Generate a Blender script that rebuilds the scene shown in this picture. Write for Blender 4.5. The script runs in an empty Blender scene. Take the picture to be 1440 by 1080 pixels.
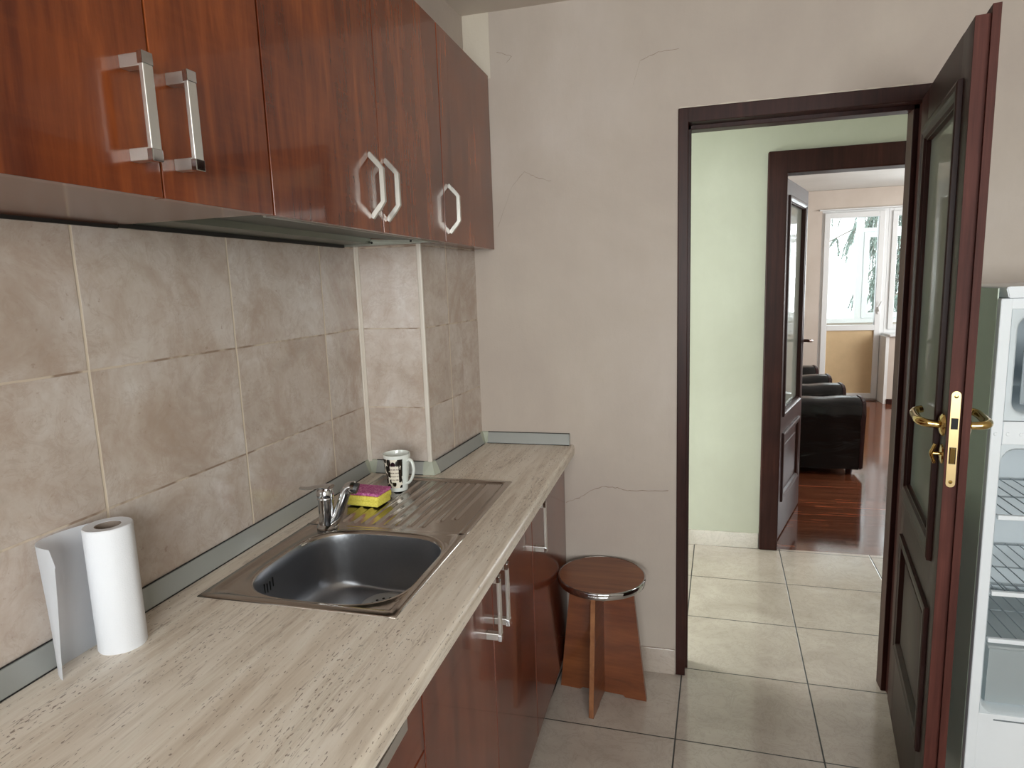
import bpy, bmesh, math, random
from mathutils import Vector, Matrix, Euler
R = math.radians
C = bpy.context.scene.collection
random.seed(7)

# ------------------------------------------------------------------ objects
def thing(name, label, cat, loc=(0, 0, 0), rotz=0.0, group=None):
    o = bpy.data.objects.new(name, None); C.objects.link(o)
    o.empty_display_size = .05
    o.location = loc; o.rotation_euler = (0, 0, rotz)
    o['label'] = label; o['category'] = cat
    if group: o['group'] = group
    return o

def tag(o, label, cat, group=None):
    o['label'] = label; o['category'] = cat
    if group: o['group'] = group
    return o

def root_of(p):
    while p.parent: p = p.parent
    return p

def obj(name, bm, mat, parent=None, local=False, smooth=None, origin=None):
    me = bpy.data.meshes.new(name)
    bmesh.ops.recalc_face_normals(bm, faces=bm.faces)
    if parent is not None and not local:
        r = root_of(parent)
        m = Matrix.LocRotScale(r.location, r.rotation_euler, None).inverted()
        bm.transform(m)
    if parent is None and origin is not None:
        bm.transform(Matrix.Translation(-Vector(origin)))
    bm.to_mesh(me); bm.free()
    o = bpy.data.objects.new(name, me); C.objects.link(o)
    if isinstance(mat, (list, tuple)):
        for m in mat: me.materials.append(m)
    elif mat: me.materials.append(mat)
    if parent: o.parent = parent
    elif origin is not None: o.location = origin
    if smooth is not None:
        for p in me.polygons: p.use_smooth = True
        if smooth > 0:
            me.set_sharp_from_angle(angle=R(smooth))
    return o

def struct(name, bm, mat, parent=None, smooth=None):
    o = obj(name, bm, mat, parent, smooth=smooth)
    if parent is None: o['kind'] = 'structure'
    return o

def B(): return bmesh.new()

def box(bm, x0, x1, y0, y1, z0, z1, bev=0, seg=2, mi=0):
    b2 = bmesh.new()
    bmesh.ops.create_cube(b2, size=1)
    for v in b2.verts:
        v.co = Vector(((x0+x1)/2 + v.co.x*(x1-x0), (y0+y1)/2 + v.co.y*(y1-y0), (z0+z1)/2 + v.co.z*(z1-z0)))
    if bev:
        bmesh.ops.bevel(b2, geom=b2.edges[:], offset=bev, segments=seg, affect='EDGES', profile=.5)
    merge(bm, b2, mi)
    return bm

def merge(bm, b2, mi=0, mat=None):
    if mat is not None: b2.transform(mat)
    mp = {}
    for v in b2.verts: mp[v] = bm.verts.new(v.co)
    for f in b2.faces:
        try:
            nf = bm.faces.new([mp[v] for v in f.verts]); nf.material_index = mi
        except ValueError: pass
    b2.free()

def prism(bm, pts, axis, a, b, mi=0, bev=0):
    """extrude a closed 2D outline along an axis; pts are the other two coords in xyz order"""
    b2 = bmesh.new()
    def P(p, t):
        if axis == 'x': return (t, p[0], p[1])
        if axis == 'y': return (p[0], t, p[1])
        return (p[0], p[1], t)
    A = [b2.verts.new(P(p, a)) for p in pts]; D = [b2.verts.new(P(p, b)) for p in pts]
    b2.faces.new(A); b2.faces.new(D[::-1])
    n = len(pts)
    for i in range(n): b2.faces.new([A[i], D[i], D[(i+1) % n], A[(i+1) % n]])
    if bev: bmesh.ops.bevel(b2, geom=b2.edges[:], offset=bev, segments=2, affect='EDGES')
    merge(bm, b2, mi)

def lathe(bm, prof, c=(0, 0, 0), n=48, mi=0, mat=None):
    b2 = bmesh.new()
    rings = []
    for r, z in prof:
        if r < 1e-6: rings.append([b2.verts.new((0, 0, z))])
        else: rings.append([b2.verts.new((r*math.cos(2*math.pi*i/n), r*math.sin(2*math.pi*i/n), z)) for i in range(n)])
    for k in range(len(rings)-1):
        a, b = rings[k], rings[k+1]
        for i in range(n):
            j = (i+1) % n
            if len(a) == 1 and len(b) == 1: continue
            if len(a) == 1: b2.faces.new([a[0], b[i], b[j]])
            elif len(b) == 1: b2.faces.new([a[i], b[0], a[j]])
            else: b2.faces.new([a[i], b[i], b[j], a[j]])
    b2.transform(Matrix.Translation(c) @ (mat if mat is not None else Matrix.Identity(4)))
    merge(bm, b2, mi)

def tube(bm, pts, rad, n=12, mi=0, flat=None, up=None, cap=True):
    """sweep an ellipse (rad, flat) along a polyline"""
    pts = [Vector(p) for p in pts]
    rads = rad if isinstance(rad, (list, tuple)) else [rad]*len(pts)
    fl = flat if isinstance(flat, (list, tuple)) else ([flat]*len(pts) if flat else rads)
    b2 = bmesh.new(); rings = []
    T = []
    for i in range(len(pts)):
        a = pts[max(i-1, 0)]; b = pts[min(i+1, len(pts)-1)]
        T.append((b-a).normalized())
    u = Vector(up) if up is not None else (Vector((0, 0, 1)) if abs(T[0].z) < .9 else Vector((1, 0, 0)))
    for i, p in enumerate(pts):
        t = T[i]; s = t.cross(u)
        if s.length < 1e-5: s = t.orthogonal()
        s.normalize(); w = s.cross(t).normalized()
        if up is None: u = w
        ring = []
        for k in range(n):
            a = 2*math.pi*k/n + (math.pi/4 if n == 4 else 0)
            q = 1.414 if n == 4 else 1
            ring.append(b2.verts.new(p + s*math.cos(a)*rads[i]*q + w*math.sin(a)*fl[i]*q))
        rings.append(ring)
    for a, b in zip(rings, rings[1:]):
        for k in range(n): b2.faces.new([a[k], b[k], b[(k+1) % n], a[(k+1) % n]])
    if cap:
        b2.faces.new(rings[0]); b2.faces.new(rings[-1][::-1])
    merge(bm, b2, mi)

def cyl(bm, p, q, r, n=24, mi=0, r2=None):
    tube(bm, [p, q], [r, r if r2 is None else r2], n, mi)

def spline(pts, sub=8):
    """Catmull-Rom"""
    P = [Vector(p) for p in pts]; P = [P[0]*2-P[1]] + P + [P[-1]*2-P[-2]]
    out = []
    for i in range(1, len(P)-2):
        for k in range(sub):
            t = k/sub
            a, b, c, d = P[i-1], P[i], P[i+1], P[i+2]
            out.append(.5*((2*b)+(c-a)*t+(2*a-5*b+4*c-d)*t*t+(3*b-a-3*c+d)*t**3))
    out.append(P[-2]); return out

def frame_ring(bm, mapf, r0, r1, d0, d1, mi=0):
    """rectangular picture-frame moulding: outer rect r0=(a0,a1,b0,b1), inner r1; mapf(a,b,d)->xyz; d0 outer height, d1 inner"""
    def rect(r): return [(r[0], r[2]), (r[1], r[2]), (r[1], r[3]), (r[0], r[3])]
    def lerp(t): return [tuple(o*(1-t)+i*t for o, i in zip(p, q)) for p, q in zip(rect(r0), rect(r1))]
    prof = [(0, 0), (0.02, d0*.8), (.18, d0), (.45, d0), (.6, d0*.72), (.8, d0*.55), (1, d1)]
    rings = []
    for t, d in prof: rings.append([bm.verts.new(mapf(a, b, d)) for a, b in lerp(t)])
    for A, D in zip(rings, rings[1:]):
        for i in range(4):
            f = bm.faces.new([A[i], D[i], D[(i+1) % 4], A[(i+1) % 4]]); f.material_index = mi

# ------------------------------------------------------------------ materials
def srgb(h):
    h = h.lstrip('#'); o = []
    for i in (0, 2, 4):
        c = int(h[i:i+2], 16)/255
        o.append(c/12.92 if c <= .04045 else ((c+.055)/1.055)**2.4)
    return (*o, 1)

class M:
    def __init__(s, name, rough=.5, metal=0.0, col=(.8, .8, .8, 1), spec=.5, coat=0.0, coatr=.05):
        s.m = bpy.data.materials.new(name); s.m.use_nodes = True
        s.t = s.m.node_tree; s.n = s.t.nodes; s.l = s.t.links
        s.b = s.n['Principled BSDF']
        s.b.inputs['Roughness'].default_value = rough
        s.b.inputs['Metallic'].default_value = metal
        s.b.inputs['Base Color'].default_value = col
        s.b.inputs['Specular IOR Level'].default_value = spec
        s.b.inputs['Coat Weight'].default_value = coat
        s.b.inputs['Coat Roughness'].default_value = coatr
        s._c = None
    def add(s, t, **k):
        n = s.n.new(t)
        for a, v in k.items(): setattr(n, a, v)
        return n
    def coord(s):
        if s._c is None: s._c = s.add('ShaderNodeTexCoord')
        return s._c.outputs['Object']
    def geo(s):   # world position
        return s.add('ShaderNodeNewGeometry').outputs['Position']
    def map(s, vec, scale=(1, 1, 1), loc=(0, 0, 0), rnd=False):
        n = s.add('ShaderNodeMapping'); s.l.new(vec, n.inputs[0])
        n.inputs['Scale'].default_value = scale; n.inputs['Location'].default_value = loc
        if rnd:
            oi = s.add('ShaderNodeObjectInfo'); m = s.add('ShaderNodeVectorMath', operation='SCALE')
            m.inputs[0].default_value = (7.3, 3.1, 5.7); s.l.new(oi.outputs['Random'], m.inputs['Scale'])
            s.l.new(m.outputs[0], n.inputs['Location'])
        return n.outputs[0]
    def noise(s, vec, scale, detail=4, rough=.55, dist=0.0, out='Fac'):
        n = s.add('ShaderNodeTexNoise'); s.l.new(vec, n.inputs['Vector'])
        n.inputs['Scale'].default_value = scale; n.inputs['Detail'].default_value = detail
        n.inputs['Roughness'].default_value = rough; n.inputs['Distortion'].default_value = dist
        return n.outputs[out]
    def ramp(s, f, stops, interp='LINEAR'):
        n = s.add('ShaderNodeValToRGB'); s.l.new(f, n.inputs[0]); cr = n.color_ramp; cr.interpolation = interp
        while len(cr.elements) < len(stops): cr.elements.new(.5)
        for e, (p, c) in zip(cr.elements, stops):
            e.position = p; e.color = c if not isinstance(c, str) else srgb(c)
        return n.outputs[0]
    def val(s, f, a, b, c=0., d=1.):
        n = s.add('ShaderNodeMapRange'); s.l.new(f, n.inputs[0])
        for i, v in enumerate((a, b, c, d)): n.inputs[i+1].default_value = v
        return n.outputs[0]
    def math(s, op, a, b=0., c=None):
        n = s.add('ShaderNodeMath', operation=op)
        for i, v in enumerate((a, b) + ((c,) if c is not None else ())):
            if hasattr(v, 'is_output'): s.l.new(v, n.inputs[i])
            else: n.inputs[i].default_value = v
        return n.outputs[0]
    def mix(s, fac, a, b, mode='MIX'):
        n = s.add('ShaderNodeMix', data_type='RGBA', blend_type=mode)
        for i, v in ((0, fac), (6, a), (7, b)):
            if hasattr(v, 'is_output'): s.l.new(v, n.inputs[i])
            else: n.inputs[i].default_value = srgb(v) if isinstance(v, str) else v
        return n.outputs[2]
    def sep(s, vec):
        n = s.add('ShaderNodeSeparateXYZ'); s.l.new(vec, n.inputs[0]); return n.outputs
    def comb(s, x, y, z):
        n = s.add('ShaderNodeCombineXYZ')
        for i, v in enumerate((x, y, z)):
            if hasattr(v, 'is_output'): s.l.new(v, n.inputs[i])
            else: n.inputs[i].default_value = v
        return n.outputs[0]
    def color(s, o): s.l.new(o, s.b.inputs['Base Color']); return s
    def rough(s, o): s.l.new(o, s.b.inputs['Roughness']); return s
    def bump(s, h, strength=.3, dist=.01):
        n = s.add('ShaderNodeBump'); s.l.new(h, n.inputs['Height'])
        n.inputs['Strength'].default_value = strength; n.inputs['Distance'].default_value = dist
        s.l.new(n.outputs[0], s.b.inputs['Normal']); return s
    def line(s, x, per, off, half):
        """1 on grout lines of period per, offset off"""
        a = s.math('SUBTRACT', x, off - per/2)
        a = s.math('DIVIDE', a, per); f = s.math('FRACT', a)
        d = s.math('ABSOLUTE', s.math('SUBTRACT', f, .5))
        return s.val(d, half/per, half/per*.55, 0, 1)
    def cell(s, x, per, off):
        return s.math('FLOOR', s.math('DIVIDE', s.math('SUBTRACT', x, off), per))

def m_plain(name, col, rough=.5, metal=0., spec=.5, coat=0., var=.08, sc=8):
    m = M(name, rough, metal, spec=spec, coat=coat)
    c = srgb(col) if isinstance(col, str) else col
    d = tuple(x*(1-var) for x in c[:3]) + (1,)
    m.color(m.ramp(m.noise(m.coord(), sc, 5), [(.35, d), (.65, c)]))
    return m.m

def m_plaster(name, c1, c2, c3, bump=.25):
    m = M(name, .62, spec=.3)
    p = m.geo()
    n1 = m.noise(p, 1.3, 6, .6, .3); n2 = m.noise(m.map(p, (9, 9, 2)), 1.0, 5, .65)
    base = m.ramp(n1, [(.3, c1), (.52, c2), (.72, c3)])
    base = m.mix(m.val(n2, .35, .75, 0, .35), base, c1)
    m.color(base)
    h = m.math('ADD', m.noise(m.map(p, (1, 1, .35)), 22, 6, .6), m.math('MULTIPLY', m.noise(p, 150, 3), .3))
    m.bump(h, bump, .004)
    return m.m

def m_walltile():
    m = M('glazed_stone_tile', .2, spec=.5)
    p = m.geo(); x, y, z = m.sep(p)
    u = m.math('ADD', y, m.math('MULTIPLY', x, .7))     # so that the pier's faces vary too
    cy = m.cell(y, .397, .911); cz = m.cell(z, .2585, .857)
    wn = m.add('ShaderNodeTexWhiteNoise', noise_dimensions='3D'); m.l.new(m.comb(cy, cz, m.cell(x, .24, -1.02)), wn.inputs[0])
    off = m.add('ShaderNodeVectorMath', operation='SCALE'); m.l.new(wn.outputs['Color'], off.inputs[0]); off.inputs['Scale'].default_value = 9
    q = m.add('ShaderNodeVectorMath', operation='ADD'); m.l.new(p, q.inputs[0]); m.l.new(off.outputs[0], q.inputs[1]); q = q.outputs[0]
    n1 = m.noise(q, 6, 8, .62, .6); n2 = m.noise(q, 13, 10, .72, 1.6)
    base = m.ramp(n1, [(.28, '#b0a399'), (.45, '#c5bab1'), (.6, '#d1c9c3'), (.75, '#dad4d1')])
    vein = m.ramp(n2, [(.40, (1, 1, 1, 1)), (.445, (.2, .2, .2, 1)), (.49, (1, 1, 1, 1))])
    dark = m.val(m.noise(q, 4, 5, .7, .8), .47, .68, 0, .75)
    vf = m.math('MULTIPLY', m.math('SUBTRACT', 1, vein), .28)
    base = m.mix(vf, base, '#8f7665'); base = m.mix(dark, base, '#ab9686')
    tint = m.val(wn.outputs['Value'], 0, 1, 0, .22)
    base = m.mix(tint, base, '#b29d8c')
    base = m.mix(m.val(m.noise(q, 24, 6, .75, 1.0), .4, .7, 0, .35), base, '#ab9484')
    fleck = m.val(m.noise(q, 70, 3, .7), .66, .74, 0, .45)
    base = m.mix(fleck, base, '#8c7463')
    # grouting: wide pale verticals and thin uneven horizontals (only where y varies / on the pier z only)
    wob = m.math('MULTIPLY', m.math('SUBTRACT', m.noise(p, 9, 3), .5), .004)
    nn = m.add('ShaderNodeNewGeometry'); nx, ny, nz = m.sep(nn.outputs['Normal'])
    isx = m.math('GREATER_THAN', m.math('ABSOLUTE', nx), .5)
    gv = m.math('MULTIPLY', m.line(m.math('ADD', y, wob), .397, .911, .0035), isx)
    gh = m.line(m.math('ADD', z, wob), .2585, .857, .0026)
    base = m.mix(m.val(gh, 0, 1, 0, .9), base, m.ramp(m.noise(p, 14, 3), [(.42, '#8a7361'), (.56, '#c9b9a6')]))
    base = m.mix(gv, base, '#d3c4b0')
    m.color(base)
    g = m.math('MAXIMUM', gv, gh)
    m.rough(m.math('ADD', m.val(m.noise(q, 12, 4), .3, .7, .1, .24), m.math('MULTIPLY', g, .4)))
    m.bump(m.math('SUBTRACT', m.math('MULTIPLY', m.noise(q, 7, 4), .35), m.math('MULTIPLY', g, .5)), .35, .004)
    return m.m

def m_floortile(name='ceramic_floor_tile', cols=('#9a8d80', '#a99d90', '#b4a99d'), lines=True):
    m = M(name, .12, spec=.5); m.b.inputs['IOR'].default_value = 1.75
    p = m.geo(); x, y, z = m.sep(p)
    u = m.math('SUBTRACT', x, m.math('MULTIPLY', m.math('SUBTRACT', y, 2.4), .05))
    v = m.math('ADD', y, m.math('MULTIPLY', x, .022))
    n1 = m.noise(m.map(p, (1, 1.6, 1)), 2.6, 8, .62, .5); n2 = m.noise(p, 9, 10, .75, 2.2)
    base = m.ramp(n1, [(.3, cols[0]), (.5, cols[1]), (.7, cols[2])])
    vein = m.ramp(n2, [(.44, (1, 1, 1, 1)), (.475, (0, 0, 0, 1)), (.5, (1, 1, 1, 1))])
    base = m.mix(m.math('MULTIPLY', m.math('SUBTRACT', 1, vein), .22), base, '#6f6356')
    base = m.mix(m.val(m.noise(p, 120, 2), .62, .7, 0, .2), base, '#7d7166')
    if lines:
        g = m.math('MAXIMUM', m.line(u, .4515, -.003, .0033), m.line(v, .4145, 2.4035, .0029))
        base = m.mix(g, base, '#1d1814')
        m.rough(m.math('ADD', m.val(m.noise(p, 7, 4), .3, .7, .07, .2), m.math('MULTIPLY', g, .5)))
        m.bump(m.math('SUBTRACT', m.math('MULTIPLY', m.noise(p, 26, 4), .12), g), .3, .003)
    m.color(base)
    return m.m

def m_wood(name, stops, scale=(14, 14, 1.1), rough=.16, coat=.6, bigs=2.2, rnd=True, fine=55, coatr=.06, spec=.5, bump=.02, curl=.12):
    m = M(name, rough, coat=coat, coatr=coatr, spec=spec)
    p = m.map(m.coord(), (1, 1, 1), rnd=rnd)
    w = m.map(p, scale)
    n = m.noise(w, bigs, 6, .6, .7); f = m.noise(m.map(p, tuple(s*5 for s in scale)), 1.6, 4, .6)
    b = m.noise(p, 3.2, 3, .5, .4)
    k = m.math('ADD', m.math('MULTIPLY', n, .55), m.math('ADD', m.math('MULTIPLY', f, .2), m.math('MULTIPLY', b, .35)))
    base = m.ramp(k, stops)
    c = m.noise(m.map(p, tuple(1/s*10 if s > 4 else 26 for s in scale)), 2.5, 3, .5, .5)
    base = m.mix(m.val(c, .5, .72, 0, curl), base, stops[-1][1])
    m.color(base); m.bump(f, bump, .002)
    return m.m

def m_travertine():
    m = M('travertine_laminate', .36, spec=.45)
    p = m.geo()
    s1 = m.noise(m.map(p, (16, 1.6, 16)), 1.0, 9, .68, .25)
    s2 = m.noise(m.map(p, (60, 5, 60)), 1.0, 5, .6)
    k = m.math('ADD', m.math('MULTIPLY', s1, .7), m.math('MULTIPLY', s2, .3))
    base = m.ramp(k, [(.34, '#c2b3a3'), (.44, '#d5c9ba'), (.52, '#e2d8cb'), (.6, '#eae2d7'), (.7, '#dfd1c1')])
    big = m.noise(m.map(p, (5, .9, 5)), 1.3, 3)
    base = m.mix(m.val(big, .45, .7, 0, .35), base, '#c3ae98')
    pit = m.noise(m.map(p, (300, 85, 300)), 1.0, 2, .5)
    band = m.val(m.noise(m.map(p, (13, 1.3, 13), (3, 1, 0)), 1.3, 4), .42, .62, 0, 1)
    th = m.math('SUBTRACT', .70, m.math('MULTIPLY', band, .075))
    pf = m.math('GREATER_THAN', pit, th)
    base = m.mix(m.math('MULTIPLY', pf, .75), base, '#6a5446')
    vn = m.ramp(m.noise(m.map(p, (20, 1.1, 20), (1, 5, 0)), 1.0, 5, .7, .4), [(.485, (0, 0, 0, 1)), (.5, (1, 1, 1, 1)), (.515, (0, 0, 0, 1))])
    vb = m.math('MULTIPLY', vn, m.val(m.noise(m.map(p, (40, 14, 1)), 1), .44, .6, 0, .5))
    base = m.mix(vb, base, '#7c6452')
    wv = m.ramp(m.noise(m.map(p, (11, .9, 11), (4, 2, 0)), 1.0, 6, .7, .5), [(.48, (0, 0, 0, 1)), (.5, (1, 1, 1, 1)), (.535, (0, 0, 0, 1))])
    base = m.mix(m.math('MULTIPLY', wv, .45), base, '#ebe6da')
    m.color(base); m.rough(m.val(s1, .3, .7, .28, .42))
    m.bump(m.math('SUBTRACT', s2, pf), .06, .001)
    return m.m

def m_steel(name, col='#8c8580', rough=.26, scale=(2, 60, 60), aniso=True):
    m = M(name, rough, 1.0, srgb(col))
    p = m.coord()
    s = m.noise(m.map(p, scale), 4, 4, .6); g = m.noise(p, 260, 3)
    m.color(m.ramp(s, [(.3, tuple(c*.94 for c in srgb(col)[:3])+(1,)), (.7, srgb(col))]))
    m.rough(m.math('ADD', m.val(s, .3, .7, rough*.92, rough*1.1), m.math('MULTIPLY', m.math('SUBTRACT', g, .5), .05)))
    m.bump(m.noise(p, 5, 2), .03, .003)
    return m.m

def m_glass(name, tint=(1, 1, 1, 1), rough=0.0, ior=1.45, frost=0.0):
    m = M(name); m.n.remove(m.b)
    tr = m.add('ShaderNodeBsdfTransparent'); tr.inputs[0].default_value = tint
    gl = m.add('ShaderNodeBsdfGlossy'); gl.inputs['Roughness'].default_value = rough
    fr = m.add('ShaderNodeFresnel'); fr.inputs[0].default_value = ior
    mx = m.add('ShaderNodeMixShader'); m.l.new(fr.outputs[0], mx.inputs[0])
    m.l.new(tr.outputs[0], mx.inputs[1]); m.l.new(gl.outputs[0], mx.inputs[2])
    last = mx.outputs[0]
    if frost:
        tl = m.add('ShaderNodeBsdfTranslucent'); tl.inputs[0].default_value = tint
        df = m.add('ShaderNodeBsdfDiffuse'); df.inputs[0].default_value = tint
        m3 = m.add('ShaderNodeMixShader'); m3.inputs[0].default_value = .35
        m.l.new(tl.outputs[0], m3.inputs[1]); m.l.new(df.outputs[0], m3.inputs[2])
        m2 = m.add('ShaderNodeMixShader'); m2.inputs[0].default_value = frost
        m.l.new(last, m2.inputs[1]); m.l.new(m3.outputs[0], m2.inputs[2]); last = m2.outputs[0]
    m.l.new(last, m.n['Material Output'].inputs[0])
    return m.m

def m_laminate():
    m = M('merbau_laminate', .2, spec=.6)
    p = m.geo(); x, y, z = m.sep(p)
    row = m.cell(y, .0655, 3.66)
    wn = m.add('ShaderNodeTexWhiteNoise', noise_dimensions='1D'); m.l.new(row, wn.inputs['W'])
    xs = m.math('ADD', x, m.math('MULTIPLY', wn.outputs['Value'], 1.1))
    col = m.cell(xs, .62, 0)
    w2 = m.add('ShaderNodeTexWhiteNoise', noise_dimensions='2D'); m.l.new(m.comb(row, col, 0), w2.inputs[0])
    q = m.comb(m.math('ADD', x, m.math('MULTIPLY', w2.outputs['Value'], 9)), m.math('MULTIPLY', y, 24), 0)
    g = m.noise(q, 2.2, 6, .62, .4)
    base = m.ramp(g, [(.3, '#3b1c12'), (.5, '#6e3c28'), (.7, '#9c6040')])
    base = m.mix(m.val(w2.outputs['Value'], 0, 1, 0, .75), base, '#4a2a1c')
    ln = m.line(y, .0655, 3.66, .0009)
    base = m.mix(m.math('MULTIPLY', ln, .7), base, '#2a120b')
    m.b.inputs['IOR'].default_value = 1.9; m.color(base); m.rough(m.val(g, .3, .7, .08, .13)); m.bump(g, .02, .001)
    return m.m

def m_mug():
    m = M('printed_porcelain', .1, coat=.3)
    p = m.coord(); x, y, z = m.sep(p)
    ang = m.math('ARCTAN2', y, x)
    uv = m.comb(m.math('MULTIPLY', ang, .04), z, 0)
    vo = m.add('ShaderNodeTexVoronoi', feature='F1'); vo.inputs['Scale'].default_value = 62
    ds = m.noise(uv, 90, 2, out='Color')
    mp = m.add('ShaderNodeMapping'); m.l.new(uv, mp.inputs[0]); mp.inputs['Rotation'].default_value = (0, 0, .7); mp.inputs['Scale'].default_value = (1.25, .8, 1)
    m.l.new(mp.outputs[0], vo.inputs['Vector'])
    bean = m.math('LESS_THAN', vo.outputs['Distance'], .62)
    core = m.math('LESS_THAN', vo.outputs['Distance'], .1)
    # printed area around the camera-facing left half; cleared middle panel with brown lettering lines
    a0 = m.math('ABSOLUTE', m.math('ADD', ang, 1.38))            # panel centre at -2.0 rad
    area = m.math('MULTIPLY', m.math('LESS_THAN', m.math('ABSOLUTE', m.math('ADD', ang, 1.72)), 1.02), m.math('MULTIPLY', m.math('GREATER_THAN', z, .012), m.math('LESS_THAN', z, .102)))
    pan = m.math('MULTIPLY', m.math('LESS_THAN', a0, .36), m.math('MULTIPLY', m.math('GREATER_THAN', z, .03), m.math('LESS_THAN', z, .082)))
    bm_ = m.math('MULTIPLY', m.math('MULTIPLY', bean, area), m.math('SUBTRACT', 1, pan))
    base = m.mix(area, '#e3e6e0', '#e9e0cf')
    base = m.mix(bm_, base, m.mix(core, '#17100c', '#4b2f20'))
    row = m.math('FRACT', m.math('MULTIPLY', z, 92))
    tl = m.math('MULTIPLY', m.math('MULTIPLY', m.math('LESS_THAN', m.math('ABSOLUTE', m.math('SUBTRACT', row, .5)), .17), pan), m.math('GREATER_THAN', m.noise(m.map(uv, (500, 60, 1)), 1.0, 2), .47))
    base = m.mix(m.math('MULTIPLY', tl, .8), base, '#57382a')
    m.color(base)
    return m.m

def m_tree(name, c1, c2):
    m = M(name, .7); m.color(m.ramp(m.noise(m.coord(), 6, 4), [(.3, c1), (.7, c2)])); return m.m

wall_mat = m_plaster('beige_plaster', '#ada097', '#b8aca1', '#c1b6ad')
bounce_mat = m_plaster('cream_bounce_plaster', '#cfc7ba', '#d8d1c5', '#ded8ce')  # unseen right and rear walls made paler to bounce more light
patch_mat = m_plaster('pale_bare_plaster', '#bdb3a4', '#cbc1b2', '#d2c9bb', .4)
ceil_mat = m_plaster('ceiling_plaster', '#c6bbb0', '#cdc3b8', '#d4cabf', .15)
green_mat = m_plaster('pale_green_plaster', '#b3b4a5', '#bbbcae', '#c3c5b7', .15)
white_ceil = m_plaster('white_ceiling_plaster', '#d3d3ce', '#dcdcd8', '#e2e2de', .1)
pink_mat = m_plaster('warm_white_plaster', '#b9aea3', '#c2b8ae', '#cac1b8', .12)
tile_mat = m_walltile()
floor_mat = m_floortile(cols=('#a89c91', '#b5a99e', '#c0b5ab'))
hall_floor_mat = floor_mat
skirt_mat = m_floortile('ceramic_skirting', ('#a99b8f', '#b5a89d', '#beb3a9'), False)
hskirt_mat = m_floortile('pale_ceramic_skirting', ('#b3ab9f', '#bdb5aa', '#c5beb4'), False)
trav_mat = m_travertine()
cherry = m_wood('cherry_veneer', [(.34, '#3c1508'), (.46, '#58240e'), (.56, '#723516'), (.68, '#91491f')], scale=(7, 7, .8), rough=.24, coat=.4, coatr=.045)
cherry_dark = m_wood('cherry_base_veneer', [(.34, '#381409'), (.46, '#502112'), (.56, '#642c19'), (.68, '#7b3d24')], scale=(9, 9, .8), rough=.22, coat=.38, coatr=.045)
carcass = m_wood('brown_chipboard_laminate', [(.35, '#5f3828'), (.6, '#6e4432')], rough=.2, coat=.1, curl=.1)
stoolwood = m_wood('walnut_laminate', [(.34, '#44210f'), (.48, '#5c2f18'), (.58, '#6d3c20'), (.7, '#7d4929')], scale=(1.6, 1.6, 12), rough=.3, coat=.25, coatr=.15, curl=.05)
stooltop = m_wood('walnut_top_laminate', [(.34, '#5b2e16'), (.48, '#6e3b1e'), (.58, '#7d4828'), (.7, '#8a5431')], scale=(1.2, 14, 4), rough=.3, coat=.2, coatr=.2, curl=.05)
rawedge = m_wood('worn_chipboard_edge', [(.3, '#4a2613'), (.5, '#7a4a2b'), (.7, '#976540')], scale=(6, 6, 6), rough=.7, coat=0)
mahog = m_wood('mahogany_stained_wood', [(.34, '#1e0c09'), (.48, '#29120e'), (.6, '#331813'), (.7, '#3e1f19')], scale=(22, 22, 1.2), rough=.42, coat=.0, coatr=.2, spec=.2, curl=.06)
mahog_edge = m_wood('mahogany_bare_edge', [(.34, '#351914'), (.48, '#44221c'), (.6, '#502a23'), (.7, '#5c332b')], scale=(22, 22, 1.2), rough=.6, coat=0, spec=.2, curl=.06)
steel = m_steel('sink_stainless_steel', '#b0a79f', .2)
bowl_steel = m_steel('brushed_basin_steel', '#a9abb0', .31, (30, 30, 30))
chrome = M('polished_chrome', .06, 1.0, srgb('#c9cacc')).m
nickel = M('satin_nickel', .34, .9, srgb('#d6d3cd')).m
alu = m_plain('grey_aluminium_profile', '#a3a5a2', .35, .35, var=.05)
plastic_corner = m_plain('pale_plastic_corner', '#b0b3a4', .4)
strip_black = m_plain('matt_black_strip', '#1b1917', .6)
brass = M('polished_brass', .14, 1.0, srgb('#c9ab6c')).m
bronze = M('dark_bronze', .3, 1.0, srgb('#5a4038')).m
brass_pl = M('satin_brass_plate', .34, 1.0, srgb('#d3b888')).m
black = m_plain('black_void', '#0b0b0b', .7)
hood_mat = m_plain('grey_green_hood_metal', '#6d7065', .35, .5)
hood_dark = m_plain('dark_filter_mesh', '#41473f', .45, .5)
white_pl = m_plain('white_fridge_plastic', '#e6eaee', .3, var=.04)
white_enamel = m_plain('white_enamel', '#e6eaee', .22, var=.03)
liner = m_plain('fridge_liner_plastic', '#cfd7dc', .3, var=.05)
fr_side = m_plain('grey_fridge_side_enamel', '#cfdccb', .24, spec=.6, coat=.5, var=.05)
wire_mat = m_plain('coated_wire', '#8b9499', .35, .2)
drawer_glass = m_glass('smoky_crisper_plastic', (.9, .94, .95, 1), .1, frost=.6)
pvc = m_plain('white_pvc', '#dcdfe0', .28, var=.02)
pvc_out = m_plain('white_pvc_outside', '#e6eaec', .3, var=.02)
yel_panel = m_plain('ochre_door_panel', '#c9b089', .5, var=.08)
paper = M('embossed_paper', .85, col=srgb('#dfe1e6'), spec=.15)
paper.bump(paper.noise(paper.coord(), 420, 3), .35, .0015)
paper = paper.m
sheet = M('thin_paper_sheet'); sheet.n.remove(sheet.b)
_d = sheet.add('ShaderNodeBsdfDiffuse'); _t = sheet.add('ShaderNodeBsdfTranslucent'); _x = sheet.add('ShaderNodeMixShader')
_d.inputs[0].default_value = srgb('#eef0f4'); _t.inputs[0].default_value = srgb('#eef0f4'); _x.inputs[0].default_value = .35
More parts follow.
